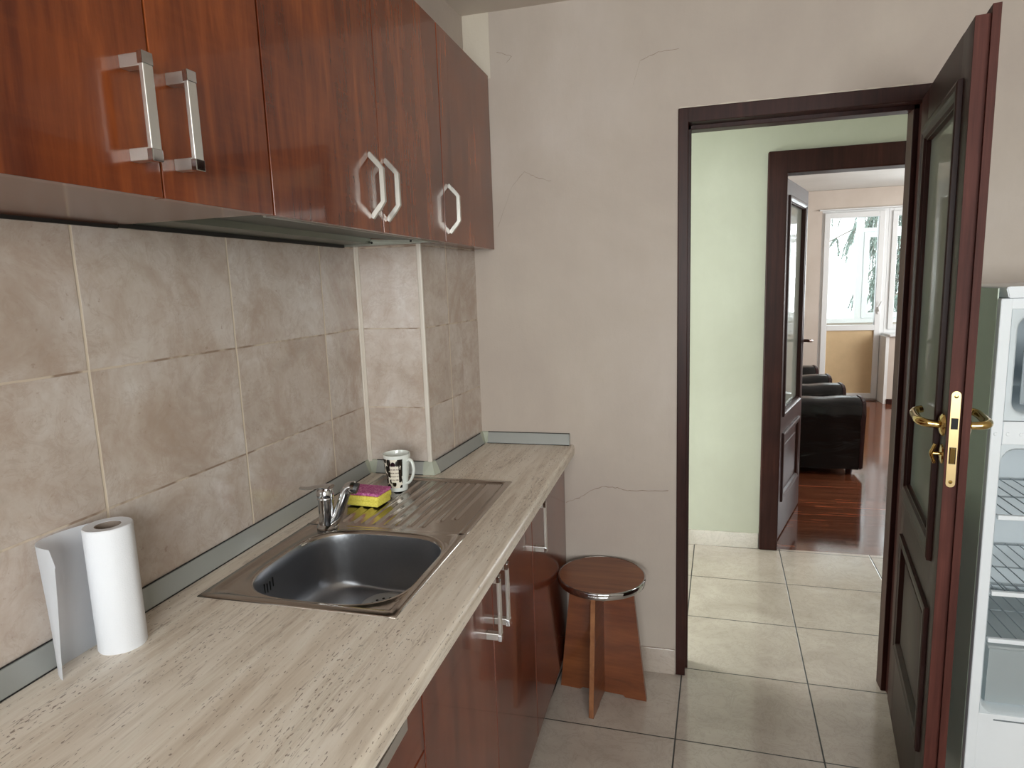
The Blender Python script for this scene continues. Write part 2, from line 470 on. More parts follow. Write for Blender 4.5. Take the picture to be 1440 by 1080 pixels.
sheet.l.new(_d.outputs[0], _x.inputs[1]); sheet.l.new(_t.outputs[0], _x.inputs[2]); sheet.l.new(_x.outputs[0], sheet.n['Material Output'].inputs[0]); sheet = sheet.m
card = m_plain('grey_cardboard', '#8b7d72', .8)
sp_y = M('yellow_sponge_foam', .9, col=srgb('#e2d24e'), spec=.1)
sp_y.color(sp_y.ramp(sp_y.noise(sp_y.coord(), 220, 4, .7), [(.35, '#e2cf52'), (.6, '#f6e972')])); sp_y.bump(sp_y.noise(sp_y.coord(), 260, 3), .8, .002); sp_y = sp_y.m
sp_p = M('pink_scouring_pad', .85, col=srgb('#b34b86'), spec=.3)
sp_p.color(sp_p.ramp(sp_p.noise(sp_p.coord(), 190, 4, .9), [(.36, '#a8437f'), (.52, '#c7659e'), (.64, '#f0bcd6')])); sp_p.bump(sp_p.noise(sp_p.coord(), 330, 3), 1, .002); sp_p = sp_p.m
leather = M('black_leather', .24, spec=.38)
leather.color(leather.ramp(leather.noise(leather.coord(), 5, 4), [(.3, '#050506'), (.7, '#0a0a0c')])); leather.bump(leather.noise(leather.map(leather.coord(), (2, 6, 6)), 1.6, 3, .5, .5), .35, .03); leather = leather.m
maroon = m_plain('maroon_leather', '#2c1014', .3)
door_glass = m_glass('clear_door_glass', (.84, .88, .82, 1), .02, ior=1.7, frost=.28)
clear_glass = m_glass('clear_window_glass', (.93, .96, .96, 1), .0)
mug_mat = m_mug()
fir = m_tree('hazed_fir_needles', '#75877d', '#9cada4'); bark = m_plain('fir_bark', '#7d756c', .9)  # haze and overexposure are put into the pale needle colour
crack_mat = m_plain('hairline_crack', '#8a7a6c', .9)
lam_mat = m_laminate()
lampglass = M('opal_lamp_glass', .3, col=(.9, .9, .88, 1)).m

# ------------------------------------------------------------------ camera
F = 907.47
rows = [(0.9659, 0.2565, -0.0341), (0.0064, -0.1554, -0.9878), (-0.2587, 0.954, -0.1517)]
fwd = Vector(rows[2]).normalized(); rt = Vector(rows[0]); rt = (rt - fwd*rt.dot(fwd)).normalized(); dn = fwd.cross(rt)
cam = bpy.data.cameras.new('camera'); cam.sensor_width = 36; cam.lens = 36*F/1440; cam.clip_start = .02; cam.clip_end = 200
co = bpy.data.objects.new('camera', cam); C.objects.link(co)
m3 = Matrix((rt, -dn, -fwd)).transposed()
co.matrix_world = Matrix.Translation((0, 0, 1.5)) @ m3.to_4x4()
bpy.context.scene.camera = co

# ------------------------------------------------------------------ room shell
XL, XR, YB, YF, CEIL = -1.03, 1.5, -1.5, 2.36, 2.455
ZC = .894
def wall_with_hole(name, axis, a, b, lo, hi, z1, hole, mat, z0=0):
    """wall slab between a..b on `axis`, spanning lo..hi on the other, one hole (u0,u1,w0,w1)"""
    bm = B(); u0, u1, w0, w1 = hole
    def bx(p0, p1, q0, q1):
        if p1-p0 < 1e-4 or q1-q0 < 1e-4: return
        if axis == 'y': box(bm, p0, p1, a, b, q0, q1)
        else: box(bm, a, b, p0, p1, q0, q1)
    bx(lo, u0, z0, z1); bx(u1, hi, z0, z1); bx(u0, u1, w1, z1); bx(u0, u1, z0, w0)
    return struct(name, bm, mat)

struct('floor', box(B(), XL-.15, XR+.15, YB-.15, 2.404, -.1, 0), floor_mat)
struct('floor_hall', box(B(), -1.75, 2.6, 2.404, 3.658, -.1, 0), hall_floor_mat)
struct('floor_living', box(B(), .2, 4.2, 3.658, 8.5, -.1, 0), lam_mat)
struct('ceiling', box(B(), XL-.15, XR+.15, YB-.15, 2.42, CEIL, CEIL+.1), ceil_mat)
struct('ceiling_hall', box(B(), -1.75, 2.6, 2.42, 3.70, CEIL, CEIL+.1), white_ceil)
struct('ceiling_living', box(B(), .2, 4.2, 3.70, 8.5, CEIL+.003, CEIL+.1), white_ceil)
struct('wall_left', box(B(), XL-.15, XL-.012, YB, YF, 0, CEIL), wall_mat)
struct('wall_right', box(B(), XR, XR+.15, YB, YF, 0, CEIL), bounce_mat)
DX0, DX1, DZ = -.027, .745, 2.066
wb = wall_with_hole('wall_back', 'y', YF, 2.404, XL-.15, XR+.15, CEIL, (DX0, DX1, 0, DZ), wall_mat)
wall_with_hole('wall_hall_front', 'y', 2.404, 2.455, -1.75, 2.6, CEIL, (DX0, DX1, 0, DZ), green_mat)
wall_with_hole('wall_rear', 'y', YB-.2, YB, XL-.15, XR+.15, CEIL, (-.4, 1.4, .95, 2.2), bounce_mat)
wall_with_hole('wall_hall_back', 'y', 3.65, 3.70, -1.75, 2.6, CEIL, (.43, 1.30, 0, 2.09), green_mat)
wall_with_hole('wall_living_front', 'y', 3.70, 3.78, .2, 4.2, CEIL, (.43, 1.30, 0, 2.09), pink_mat)
wall_with_hole('wall_hall_left', 'x', -1.75, -1.6, 2.455, 3.65, CEIL, (2.62, 3.5, .0, 2.1), green_mat)
struct('wall_hall_right', box(B(), 2.3, 2.45, 2.455, 3.65, 0, CEIL), green_mat)
struct('wall_living_left', box(B(), .2, .36, 3.78, 8.5, 0, CEIL), pink_mat)
wall_with_hole('wall_living_right', 'x', 4.0, 4.2, 3.78, 8.5, CEIL, (4.8, 7.6, .8, 2.2), pink_mat)  # unseen opening added to let the side fill lamp in
# far wall of the living room: balcony door at 1.54..2.20, window beyond it
bm = B()
box(bm, .36, 1.535, 8.40, 8.6, 0, CEIL); box(bm, 1.535, 3.75, 8.40, 8.6, 2.225, CEIL); box(bm, 3.75, 4.0, 8.40, 8.6, 0, CEIL)
box(bm, 2.235, 3.75, 8.15, 8.6, 0, .775)
struct('wall_living_far', bm, pink_mat)
# tiled backsplash and pier
def pier(bm, d, z0, z1):
    prism(bm, [(XL-.012, 1.915+d), (-.803-d, 1.915+d), (-.768-d, YF), (XL-.012, YF)], 'z', z0, z1)
struct('wall_pier', pier(bm := B(), .012, 0, CEIL) or bm, wall_mat)
bm = B(); box(bm, XL-.012, XL, -.6, 1.915, .80, 1.665)
prism(bm, [(XL, 1.915), (-.803, 1.915), (-.768, YF), (-.78, YF), (-.815, 1.9265), (XL, 1.9265)], 'z', .80, 1.665)
struct('trim_1', bm, tile_mat)['label'] = 'glossy beige marbled wall tiles of the splashback'
bm = B()
box(bm, XL, XL+.007, 1.9075, 1.9145, ZC, 1.640, .002); box(bm, XL+.004, XL+.016, 1.910, 1.9148, ZC, 1.640, .001)
tr = struct('trim_2', bm, m_plain('white_corner_grout', '#d0c6ba', .4))
bm = B(); box(bm, -.815, -.7995, 1.9115, 1.9225, ZC, 1.640, .0035, 3)
struct('trim_3', bm, m_plain('white_corner_bead', '#d8cfc4', .35))
# paler patch over the cabinets & hairline cracks (children of the back wall)
bm = B(); box(bm, -.779, -.681, YF-.0015, YF, 2.235, CEIL)
obj('bare_patch', bm, patch_mat, wb)['label'] = 'paler unpainted strip of plaster'
def crack(pts, w=.0011):
    pp = []
    for a, b in zip(pts, pts[1:]):
        for k in range(6):
            t = k/6; pp.append((a[0]*(1-t)+b[0]*t, a[1]*(1-t)+b[1]*t))
    pp.append(pts[-1]); b2 = B(); prev = None
    for i, (x, z) in enumerate(pp):
        x += random.uniform(-1, 1)*.0012; z += random.uniform(-1, 1)*.0018; ww = w*random.uniform(.4, 1.1)
        q = [b2.verts.new((x, YF-.0004, z-ww/2)), b2.verts.new((x, YF-.0004, z+ww/2)), b2.verts.new((x, YF+.001, z+ww/2)), b2.verts.new((x, YF+.001, z-ww/2))]
        if prev:
            for k in range(4): b2.faces.new([prev[k], q[k], q[(k+1) % 4], prev[(k+1) % 4]])
        prev = q
    obj('crack', b2, crack_mat, wb)
crack([(-.440, .664), (-.387, .6845), (-.346, .715), (-.297, .734), (-.243, .731), (-.198, .722), (-.056, .730)], .0026)
crack([(-.674, 1.712), (-.614, 1.855), (-.565, 1.904), (-.52, 1.879), (-.469, 1.863)], .0016)
crack([(-.177, 2.157), (-.153, 2.234), (-.095, 2.254), (-.025, 2.257)], .0016)
crack([(-.62, 2.28), (-.6, 2.30), (-.655, 2.32)], .0018)
# skirting tiles
bm = B(); box(bm, -.437, -.031, YF-.009, YF, 0, .101, .001)
struct('baseboard_back', bm, skirt_mat)
bm = B(); box(bm, -1.6, .398, 3.641, 3.65, 0, .088, .001)
struct('baseboard_hall', bm, hskirt_mat)
bm = B(); box(bm, 2.235, 3.75, 8.137, 8.15, 0, .06, .002)
struct('baseboard_living', bm, mahog)

# ------------------------------------------------------------------ kitchen door frame (structure) and leaf
bm = B()
fr = YF-.008
def jamb(bm, x0, x1, z0, z1, y0, y1): box(bm, x0, x1, y0, y1, z0, z1, .002)
box(bm, DX0, DX0+.034, fr, 2.463, 0, DZ, .0025)
box(bm, DX1-.036, DX1, fr, 2.463, 0, DZ, .0025)
box(bm, DX0+.03, DX1-.03, fr, 2.463, DZ-.048, DZ, .0025)
# rebate stop
box(bm, DX0+.03, DX0+.044, 2.405, 2.463, 0, DZ-.04, .002); box(bm, DX1-.052, DX1-.03, 2.405, 2.463, 0, DZ-.04, .002)
box(bm, DX0+.03, DX1-.03, 2.405, 2.463, DZ-.062, DZ-.044, .002)
struct('door_frame_1', bm, mahog)
bm = B()
pts = [(DX0+random.uniform(0, .01)+i*.02, DZ+random.uniform(.001, .006)) for i in range(36)]
prism(bm, [(DX0, DZ-.001)] + pts + [(pts[-1][0], DZ-.001)], 'y', YF-.003, YF+.001)
struct('trim_4', bm, patch_mat)

# leaf: local coords s along the leaf (x), e thickness (y), z
ang = math.atan2(-.986, -.169)
leaf = thing('panel_door', 'open mahogany kitchen door with a tall glass pane, seen almost edge-on beside the fridge', 'door', (.700, 2.350, 0), ang)
# local +x = along leaf (d); local +y = rotated 90deg ccw from d -> (.986,-.169)= right side (kitchen face)
W, T1, T2 = .708, .028, .043
bm = B()
GZ0, GZ1, GS0, GS1 = .835, 1.875, .135, .598
ZT, ZB = 2.022, .008
def lb(s0, s1, e0, e1, z0, z1, bev=.0015): box(bm, s0, s1, e0, e1, z0, z1, bev)
lb(.0, GS0, 0, T1, ZB, ZT); lb(GS1, W, 0, T1, ZB, ZT)
lb(GS0-.002, GS1+.002, 0, T1, GZ1, ZT, 0); lb(GS0-.002, GS1+.002, 0, T1, .67, GZ0, 0); lb(GS0-.002, GS1+.002, 0, T1, ZB, .265, 0)
lb(GS0-.002, GS1+.002, .008, T1-.008, .26, .68, 0)
# bevelled inner panel fields on both faces
for e0, e1 in ((.002, .009), (T1-.009, T1-.002)): lb(.20, .58, e0, e1, .33, .60, .004)
body = obj('leaf_frame', bm, mahog, leaf, local=True, smooth=30)
bm = B()
box(bm, .0, W+.014, T1+.0005, T2, ZB, ZT+.014, .002)
# openings in the lip board are cut by building it as a frame
bm.free(); bm = B()
for a in ((.0, GS0, ZB, ZT+.014), (GS1, W+.014, ZB, ZT+.014), (GS0, GS1, GZ1, ZT+.014), (GS0, GS1, .67, GZ0), (GS0, GS1, ZB, .265), (GS0, GS1, .26, .68)):
    box(bm, a[0], a[1], T1-.0005 if a[2] != .26 else T1-.001, T2 if a[2] != .26 else T2-.008, a[2], a[3])
obj('rebate_lip', bm, mahog_edge, leaf, local=True)['label'] = 'redder rebate lip along the free edge'
bm = B(); box(bm, W-.0002, W+.0012, .0005, T1-.0005, ZB, ZT)
obj('leaf_edge', bm, mahog_edge, leaf, local=True)['label'] = 'reddish bare wood edge'
# mouldings round glass and lower panel, both faces
bm = B()
def mapL(a, b, d): return (a, -d, b)
def mapR(a, b, d): return (a, T2+d, b)
for mp in (mapL, mapR):
    frame_ring(bm, mp, (GS0-.032, GS1+.030, GZ0-.05, GZ1+.045), (GS0+.002, GS1-.002, GZ0+.002, GZ1-.002), .012, -.012)
obj('glass_moulding', bm, mahog, leaf, local=True)
bm = B()
for mp in (mapL, mapR):
    frame_ring(bm, mp, (.128, .645, .27, .668), (.165, .607, .31, .625), .011, -.007)
obj('panel_moulding', bm, mahog, leaf, local=True)
bm = B(); box(bm, GS0, GS1, .012, .016, GZ0, GZ1)
obj('glass_pane', bm, door_glass, leaf, local=True)
# lock plate on the edge
bm = B()
def stad(y0, y1, z0, z1, n=10):
    r = (y1-y0)/2; c = (y0+y1)/2; p = []
    for i in range(n+1): a = math.pi*i/n; p.append((c+r*math.cos(a), z1-r+r*math.sin(a)))
    for i in range(n+1): a = math.pi+math.pi*i/n; p.append((c+r*math.cos(a), z0+r+r*math.sin(a)))
    return p
prism(bm, stad(.005, .0235, 1.003, 1.228), 'x', W+.001, W+.0035)
lk = obj('lock_plate', bm, brass_pl, leaf, local=True); lk['label'] = 'satin brass lock plate'
bm = B(); box(bm, W+.0034, W+.0042, .0075, .0210, 1.140, 1.166); obj('latch_hole', bm, black, lk, local=True)
bm = B(); box(bm, W+.0034, W+.006, .0090, .0198, 1.060, 1.096, .0008); obj('deadbolt', bm, brass, lk, local=True)
bm = B(); box(bm, W+.0033, W+.0041, .0078, .0210, 1.0585, 1.0975); obj('bolt_slot', bm, black, lk, local=True)
for zz in (1.216, 1.0155):
    bm = B(); lathe(bm, [(0, .0012), (.0035, .0010), (.0042, 0)], (W+.0035, .0143, zz), 16, mat=Matrix.Rotation(R(90), 4, 'Y'))
    box(bm, W+.0040, W+.0050, .0118, .0168, zz-.0006, zz+.0006); obj('screw', bm, brass, lk, local=True)
# lever handles both faces
def lever(sgn, e0):
    S = .672; Z = 1.142
    bm = B(); lathe(bm, [(0, .010), (.012, .010), (.020, .008), (.026, .004), (.027, 0)], (S, e0, Z), 32, mat=Matrix.Rotation(R(-90*sgn), 4, 'X'))
    o = obj('rosette', bm, brass, leaf, local=True, smooth=40); o['label'] = 'round brass rosette'
    bm = B()
    pts = spline([(S, e0+sgn*.004, Z), (S, e0+sgn*.022, Z+.001), (S-.004, e0+sgn*.038, Z+.003), (S-.022, e0+sgn*.047, Z+.004), (S-.06, e0+sgn*.048, Z+.004), (S-.105, e0+sgn*.047, Z+.006), (S-.120, e0+sgn*.040, Z+.010), (S-.124, e0+sgn*.027, Z+.013)], 7)
    n = len(pts); tube(bm, pts, [.0085+.002*math.sin(math.pi*i/n) for i in range(n)], 16)
    h = obj('lever_handle', bm, brass, leaf, local=True, smooth=50); h['label'] = 'curved brass lever'
    bm = B(); lathe(bm, [(0, .005), (.012, .005), (.022, .003), (.024, 0)], (S, e0, 1.072), 28, mat=Matrix.Rotation(R(-90*sgn), 4, 'X'))
    k = obj('key_rosette', bm, brass, leaf, local=True, smooth=40); k['label'] = 'brass escutcheon with thumb turn'
    if sgn < 0:
        bm = B(); tube(bm, [(S, e0-.004, 1.072), (S, e0-.018, 1.072)], .004, 12)
        tube(bm, spline([(S, e0-.014, 1.095), (S, e0-.018, 1.084), (S, e0-.022, 1.072), (S, e0-.018, 1.060), (S, e0-.014, 1.049)], 5), .0036, 10, flat=.0055)
        obj('thumb_turn', bm, brass, k, local=True, smooth=50)
lever(-1, 0); lever(1, T2)
for zz in (.25, 1.80):
    bm = B(); tube(bm, [(-.006, T2+.004, zz-.04), (-.006, T2+.004, zz+.04)], .006, 12); obj('hinge', bm, brass, leaf, local=True)

# ------------------------------------------------------------------ living-room door with architrave
bm = B()
def arch(bm, x0, x1, zt, w, y0, y1):
    box(bm, x0, x0+w, y0, y1, 0, zt, .008, 3); box(bm, x1-w, x1, y0, y1, 0, zt, .008, 3); box(bm, x0, x1, y0+.0005, y1, zt-w-.015, zt, .008, 3)
arch(bm, .402, 1.33, 2.122, .096, 3.628, 3.651)
box(bm, .43, .497, 3.65, 3.78, 0, 2.03); box(bm, 1.235, 1.30, 3.65, 3.78, 0, 2.03); box(bm, .43, 1.30, 3.65, 3.78, 2.015, 2.09)
struct('door_frame_2', bm, mahog)
a2 = math.atan2(.952, .305)
leaf2 = thing('panel_door', 'dark mahogany glazed door swung open into the room with the black armchairs', 'door', (.503, 3.735, 0), a2)
bm = B(); W2, TT = .74, .04
# local: +x along leaf, -y is the right-hand (visible) face
box(bm, 0, .12, 0, TT, .01, 2.005, .0015); box(bm, W2-.12, W2, 0, TT, .01, 2.005, .0015)
for z0, z1 in ((.01, .21), (.61, .745), (1.89, 2.005)): box(bm, .118, W2-.118, 0, TT, z0, z1)
box(bm, .118, W2-.118, .008, TT-.008, .2, .62)
box(bm, .18, W2-.18, .002, TT-.002, .29, .53, .004)
obj('leaf_frame', bm, mahog, leaf2, local=True)
bm = B()
for mp in ((lambda a, b, d: (a, -d, b)), (lambda a, b, d: (a, TT+d, b))):
    frame_ring(bm, mp, (.09, W2-.09, .715, 1.925), (.122, W2-.122, .748, 1.888), .012, -.010)
obj('glass_moulding', bm, mahog, leaf2, local=True)
bm = B()
for mp in ((lambda a, b, d: (a, -d, b)), (lambda a, b, d: (a, TT+d, b))):
    frame_ring(bm, mp, (.10, W2-.10, .215, .62), (.135, W2-.135, .255, .58), .012, -.006)
obj('panel_moulding', bm, mahog, leaf2, local=True)
bm = B(); box(bm, .12, W2-.12, .017, .021, .745, 1.89); obj('glass_pane', bm, door_glass, leaf2, local=True)
for sg, e0 in ((-1, 0), (1, TT)):
    bm = B(); lathe(bm, [(0, .008), (.018, .007), (.024, 0)], (W2-.045, e0, 1.09), 24, mat=Matrix.Rotation(R(-90*sg), 4, 'X'))
    lathe(bm, [(0, .006), (.018, .005), (.022, 0)], (W2-.045, e0, 1.0), 24, mat=Matrix.Rotation(R(-90*sg), 4, 'X'))
    obj('rosette', bm, mahog, leaf2, local=True, smooth=40)
    bm = B(); tube(bm, spline([(W2-.045, e0, 1.09), (W2-.045, e0+sg*.045, 1.09), (W2-.06, e0+sg*.056, 1.092), (W2-.12, e0+sg*.058, 1.096), (W2-.16, e0+sg*.05, 1.10)], 6), .009, 12)
    obj('lever_handle', bm, bronze, leaf2, local=True, smooth=50)

# ------------------------------------------------------------------ base cabinets
XD = -.443   # door face
def bar_handle(name, x, y, z0, z1, parent, mat=chrome, out=.034):
    """square bar pull on a door facing +x: two posts and a flat grip"""
    bm = B()
    box(bm, x-.0005, x+out-.004, y-.0075, y+.0075, z1-.017, z1-.001, .001)
    box(bm, x-.0005, x+out-.004, y-.0075, y+.0075, z0+.001, z0+.017, .001)
    box(bm, x+out-.0045, x+out+.0025, y-.0082, y+.0082, z0, z1, .0012)
    h = obj(name, bm, nickel, parent); h['label'] = 'silver bar pull'
    for a, b in ((z1-.015, z1+.0006), (z0-.0006, z0+.015)):
        bm = B(); box(bm, x+out-.0056, x+out+.0032, y-.0088, y+.0088, a, b, .001)
        obj('end_cap', bm, chrome, h)
    return h

def base_unit(label, y0, y1, fronts, sink=False):
    t = thing('base_cabinet', label, 'cabinet', ((XL+XD)/2, (y0+y1)/2, 0), 0, 'base cabinets under the worktop')
    bm = B()
    x0, x1 = XL+.03, XD-.0195
    if y0 > 1.7: pass
    box(bm, x0, x1, y0+.001, y0+.017, .08, .853)
    box(bm, x0, x1, y1-.017, y1-.001, .08, .853); box(bm, x0, x1, y0+.017, y1-.017, .08, .096)
    if not sink and y0 < 1.7: box(bm, x0, x0+.004, y0+.017, y1-.017, .096, .853)
    obj('carcass', bm, carcass, t)
    bm = B(); box(bm, XD-.075, XD-.06, y0+.001, y1-.001, .0, .08); obj('plinth', bm, cherry_dark, t)
    for kind, a, b, z0, z1, hy in fronts:
        bm = B(); box(bm, XD-.018, XD, a+.0012, b-.0012, z0, z1, .0015)
        d = obj('drawer_front' if kind == 'drawer' else 'door', bm, cherry_dark, t)
        if kind == 'drawer':
            bm = B()
            ya, yb = hy
            tube(bm, [(XD-.001, ya, (z0+z1)/2+.07), (XD+.03, ya+.012, (z0+z1)/2+.07), (XD+.034, (ya+yb)/2, (z0+z1)/2+.07), (XD+.03, yb-.012, (z0+z1)/2+.07), (XD-.001, yb, (z0+z1)/2+.07)], .0045, 4, flat=.010, up=(0, 0, 1))
            obj('handle', bm, nickel, d)['label'] = 'silver bar pull'
        else: bar_handle('handle', XD, hy, .684, .843, d)
    return t
base_unit('cherry-brown drawer base cabinet in the foreground, under the near end of the worktop', .10, .955,
          [('drawer', .10, .955, .690, .848, (.60, .835)), ('drawer', .10, .955, .385, .686, (.60, .835)), ('drawer', .10, .955, .075, .381, (.60, .835))])
base_unit('cherry-brown two-door base cabinet under the sink, two bar pulls side by side', .957, 1.803,
          [('door', .957, 1.385, .075, .848, 1.335), ('door', 1.385, 1.803, .075, .848, 1.405)], True)
cc = thing('base_cabinet', 'narrow cherry-brown base cabinet in the corner behind the round stool, single pull', 'cabinet', (-.6, 2.08, 0), 0, 'base cabinets under the worktop')
bm = B(); box(bm, -.757, XD-.0195, 1.806, 1.822, .08, .853); box(bm, -.757, XD-.0195, 2.335, 2.351, .08, .853); box(bm, -.757, XD-.0195, 1.822, 2.335, .08, .096)
obj('carcass', bm, carcass, cc)
bm = B(); box(bm, XD-.075, XD-.06, 1.806, 2.351, 0, .08); obj('plinth', bm, cherry_dark, cc)
bm = B(); box(bm, XD-.018, XD, 1.806, 2.354, .075, .848, .0015); d = obj('door', bm, cherry_dark, cc)
bar_handle('handle', XD, 1.845, .684, .843, d)

# ------------------------------------------------------------------ worktop (hole for the sink)
SX0, SX1, SY0, SY1 = -.958, -.517, 1.022, 1.868
bm = B()
def wt_prof(x0, r=True):
    p = [(x0, ZC-.036), (x0, ZC)]
    if r:
        xf, n = -.402, 8
        rr = .012
        for i in range(n+1):
            a = math.pi/2*(1-i/n); p.append((xf-rr+rr*math.cos(a), ZC-rr+rr*math.sin(a)))
        p.append((xf-.001, ZC-.036))
    return p
prism(bm, wt_prof(XL+.001), 'y', -.35, SY0+.01)
prism(bm, wt_prof(SX1-.01), 'y', SY0+.01, SY1-.01)
prism(bm, wt_prof(XL+.001), 'y', SY1-.01, 1.914)
prism(bm, wt_prof(-.766), 'y', 1.914, 2.3585)
box(bm, -.802, -.765, 1.914, 1.917, ZC-.036, ZC)
prism(bm, [(-.801, 1.913), (-.766, 1.913), (-.766, 2.3585), (-.7665, 2.3585)], 'z', ZC-.036, ZC)
box(bm, XL+.001, SX0+.01, SY0+.01, SY1-.01, ZC-.036, ZC)
wt = obj('worktop', bm, trav_mat, None, smooth=30)
tag(wt, 'beige travertine-look laminate worktop running along the tiled wall', 'worktop')

# sealing strip with corner pieces
st = thing('sealing_strip', 'grey aluminium splashback strip along the back edges of the worktop', 'trim', (XL, 1.0, ZC))
def strip(y0, y1):
    pass
prof = [(0, .0005), (.019, .0005), (.0185, .004), (.0045, .040), (0, .042)]
def seg_along(p, q, nrm, e0=0.0, e1=0.0, mat=alu, name='strip_segment'):
    """p,q 2D points at the wall foot; nrm unit 2D normal into the room; mitred ends e0,e1 shorten the foot"""
    bm = B(); p = Vector(p); q = Vector(q); t = (q-p).normalized(); nr = Vector(nrm)
    A = [bm.verts.new((*(p + nr*(d+.0003) + t*(e0*d/.019)), ZC+z)) for d, z in prof]
    D = [bm.verts.new((*(q + nr*(d+.0003) - t*(e1*d/.019)), ZC+z)) for d, z in prof]
    bm.faces.new(A); bm.faces.new(D[::-1])
    for i in range(len(A)):
        j = (i+1) % len(A); bm.faces.new([A[i], D[i], D[j], A[j]])
    o = obj(name, bm, mat, st)
    return o
def seal_lines(p, q, nrm, e0=0., e1=0.):
    bm = B(); p = Vector(p); q = Vector(q); nr = Vector(nrm); t = (q-p).normalized()
    for d, z, r in ((.0198, .0012, .0013), (.0035, .0425, .0013)):
        tube(bm, [(*(p+nr*d+t*e0*d/.019), ZC+z), (*(q+nr*d-t*e1*d/.019), ZC+z)], r, 6)
    obj('black_strip', bm, strip_black, st)
wx = XL
SEG = [((wx, -.35), (wx, 1.883), (1, 0)), ((wx+.034, 1.915), (-.826, 1.915), (0, -1)), ((-.797, 1.932), (-.7685, 2.325), (.997, -.08)), ((-.742, 2.36), (-.420, 2.36), (0, -1))]
for p, q, nr in SEG:
    s_ = seg_along(p, q, nr); seal_lines(p, q, nr)
# corner pieces: inner, outer, inner
def corner(a, na, b, nb, mid):
    bm = B()
    rings = []
    for (pt, nr) in ((a, na), (mid[0], mid[1]), (b, nb)):
        pt = Vector(pt); nr = Vector(nr); rings.append([bm.verts.new((*(pt+nr*(d*mid[2] if pt == Vector(mid[0]) else d*1.04)), ZC+z*1.02)) for d, z in prof])
    for A, D in zip(rings, rings[1:]):
        for i in range(len(A)):
            j = (i+1) % len(A); bm.faces.new([A[i], D[i], D[j], A[j]])
    bm.faces.new(rings[0]); bm.faces.new(rings[-1][::-1])
    obj('corner_piece', bm, plastic_corner, st)['label'] = 'pale plastic corner piece'
corner((wx, 1.882), (1, 0), (wx+.035, 1.915), (0, -1), ((wx, 1.915), (.707, -.707), 1.15))
corner((-.828, 1.915), (0, -1), (-.798, 1.930), (1, 0), ((-.8025, 1.9145), (.707, -.707), 1.15))
corner((-.7688, 2.322), (1, 0), (-.741, 2.36), (0, -1), ((-.767, 2.36), (.707, -.707), 1.15))
bm = B(); box(bm, -.4205, -.4185, 2.340, 2.3599, ZC, ZC+.042); obj('end_cap', bm, alu, st)

# ------------------------------------------------------------------ sink
sk = thing('kitchen_sink', 'inset stainless steel sink with basin and ribbed drainboard, let into the worktop', 'sink', ((SX0+SX1)/2, (SY0+SY1)/2, ZC))
NB = 96
BX, BY, BA, BBv = -.7195, 1.2290, .181, .179     # basin centre, half sizes
def sell(a, rx, ry, n=3.4):
    c, s = math.cos(a), math.sin(a)
    return (rx*math.copysign(abs(c)**(2/n), c), ry*math.copysign(abs(s)**(2/n), s))
def rectpt(a, x0, x1, y0, y1, cx, cy):
    c, s = math.cos(a), math.sin(a); k = 1e9
    if c > 1e-9: k = min(k, (x1-cx)/c)
    if c < -1e-9: k = min(k, (x0-cx)/c)
    if s > 1e-9: k = min(k, (y1-cy)/s)
    if s < -1e-9: k = min(k, (y0-cy)/s)
    return (cx+c*k, cy+s*k)
YS = 1.432   # seam plate / drainboard
angs = [2*math.pi*i/NB for i in range(NB)]
for cxx, cyy in ((SX0, SY0), (SX1, SY0), (SX1, YS), (SX0, YS)):
    a = math.atan2(cyy-BY, cxx-BX) % (2*math.pi)
    k = min(range(len(angs)), key=lambda i: abs(angs[i]-a)); angs[k] = a
bm = B()
TOPZ = ZC+.0035
rings = []
def ring(fn): rings.append([bm.verts.new(fn(a)) for a in angs])
def shrink(a, m, z):
    x, y = rectpt(a, SX0+m, SX1-m, SY0+m, YS, BX, BY); return (x, y, z)
def ssl(a):
    # boundary of the basin via true polar angle
    c, s = abs(math.cos(a)), abs(math.sin(a)); n = 3.4
    r = ((c/BA)**n + (s/BBv)**n)**(-1/n); return r
def bp(a, k, z): r = ssl(a)*k; return (BX+r*math.cos(a), BY+r*math.sin(a), z)
def mixp(p, q, t, z): return (p[0]*(1-t)+q[0]*t, p[1]*(1-t)+q[1]*t, z)
ring(lambda a: shrink(a, 0, ZC-.001)); ring(lambda a: shrink(a, .0008, ZC+.0018)); ring(lambda a: shrink(a, .003, TOPZ)); ring(lambda a: shrink(a, .019, TOPZ))
ring(lambda a: shrink(a, .023, TOPZ-.0030 if not (.9 < a < 2.25) else TOPZ-.0028))
ring(lambda a: mixp(shrink(a, .023, 0), bp(a, 1.09, 0), .5, TOPZ-.0032))
ring(lambda a: bp(a, 1.085, TOPZ-.0030)); ring(lambda a: bp(a, 1.055, TOPZ-.0008)); ring(lambda a: bp(a, 1.028, TOPZ-.0006)); ring(lambda a: bp(a, 1.006, TOPZ-.003)); ring(lambda a: bp(a, .992, TOPZ-.009))
nplate = len(rings)-1
for A, D in zip(rings, rings[1:]):
    for i in range(NB):
        j = (i+1) % NB; bm.faces.new([A[i], D[i], D[j], A[j]])
rim_bm = bm
bm = B(); rings = []
DEP = .155
prof_b = [(1.006, .003), (.992, .009), (.985, .03), (.975, .07), (.955, .105), (.915, .13), (.85, .144), (.75, .150), (.55, .1535), (.35, .155)]
DRX, DRY = -.705, 1.340
for k, dz in prof_b:
    t = max(0, (1-k)/.65)
    rings.append([bm.verts.new((BX*(1-t)+DRX*t + ssl(a)*k*math.cos(a), BY*(1-t)+DRY*t + ssl(a)*k*math.sin(a), TOPZ-dz)) for a in angs])
rings.append([bm.verts.new((DRX+.056*math.cos(a), DRY+.056*math.sin(a), TOPZ-.156)) for a in angs])
rings.append([bm.verts.new((DRX+.053*math.cos(a), DRY+.053*math.sin(a), TOPZ-.160)) for a in angs])
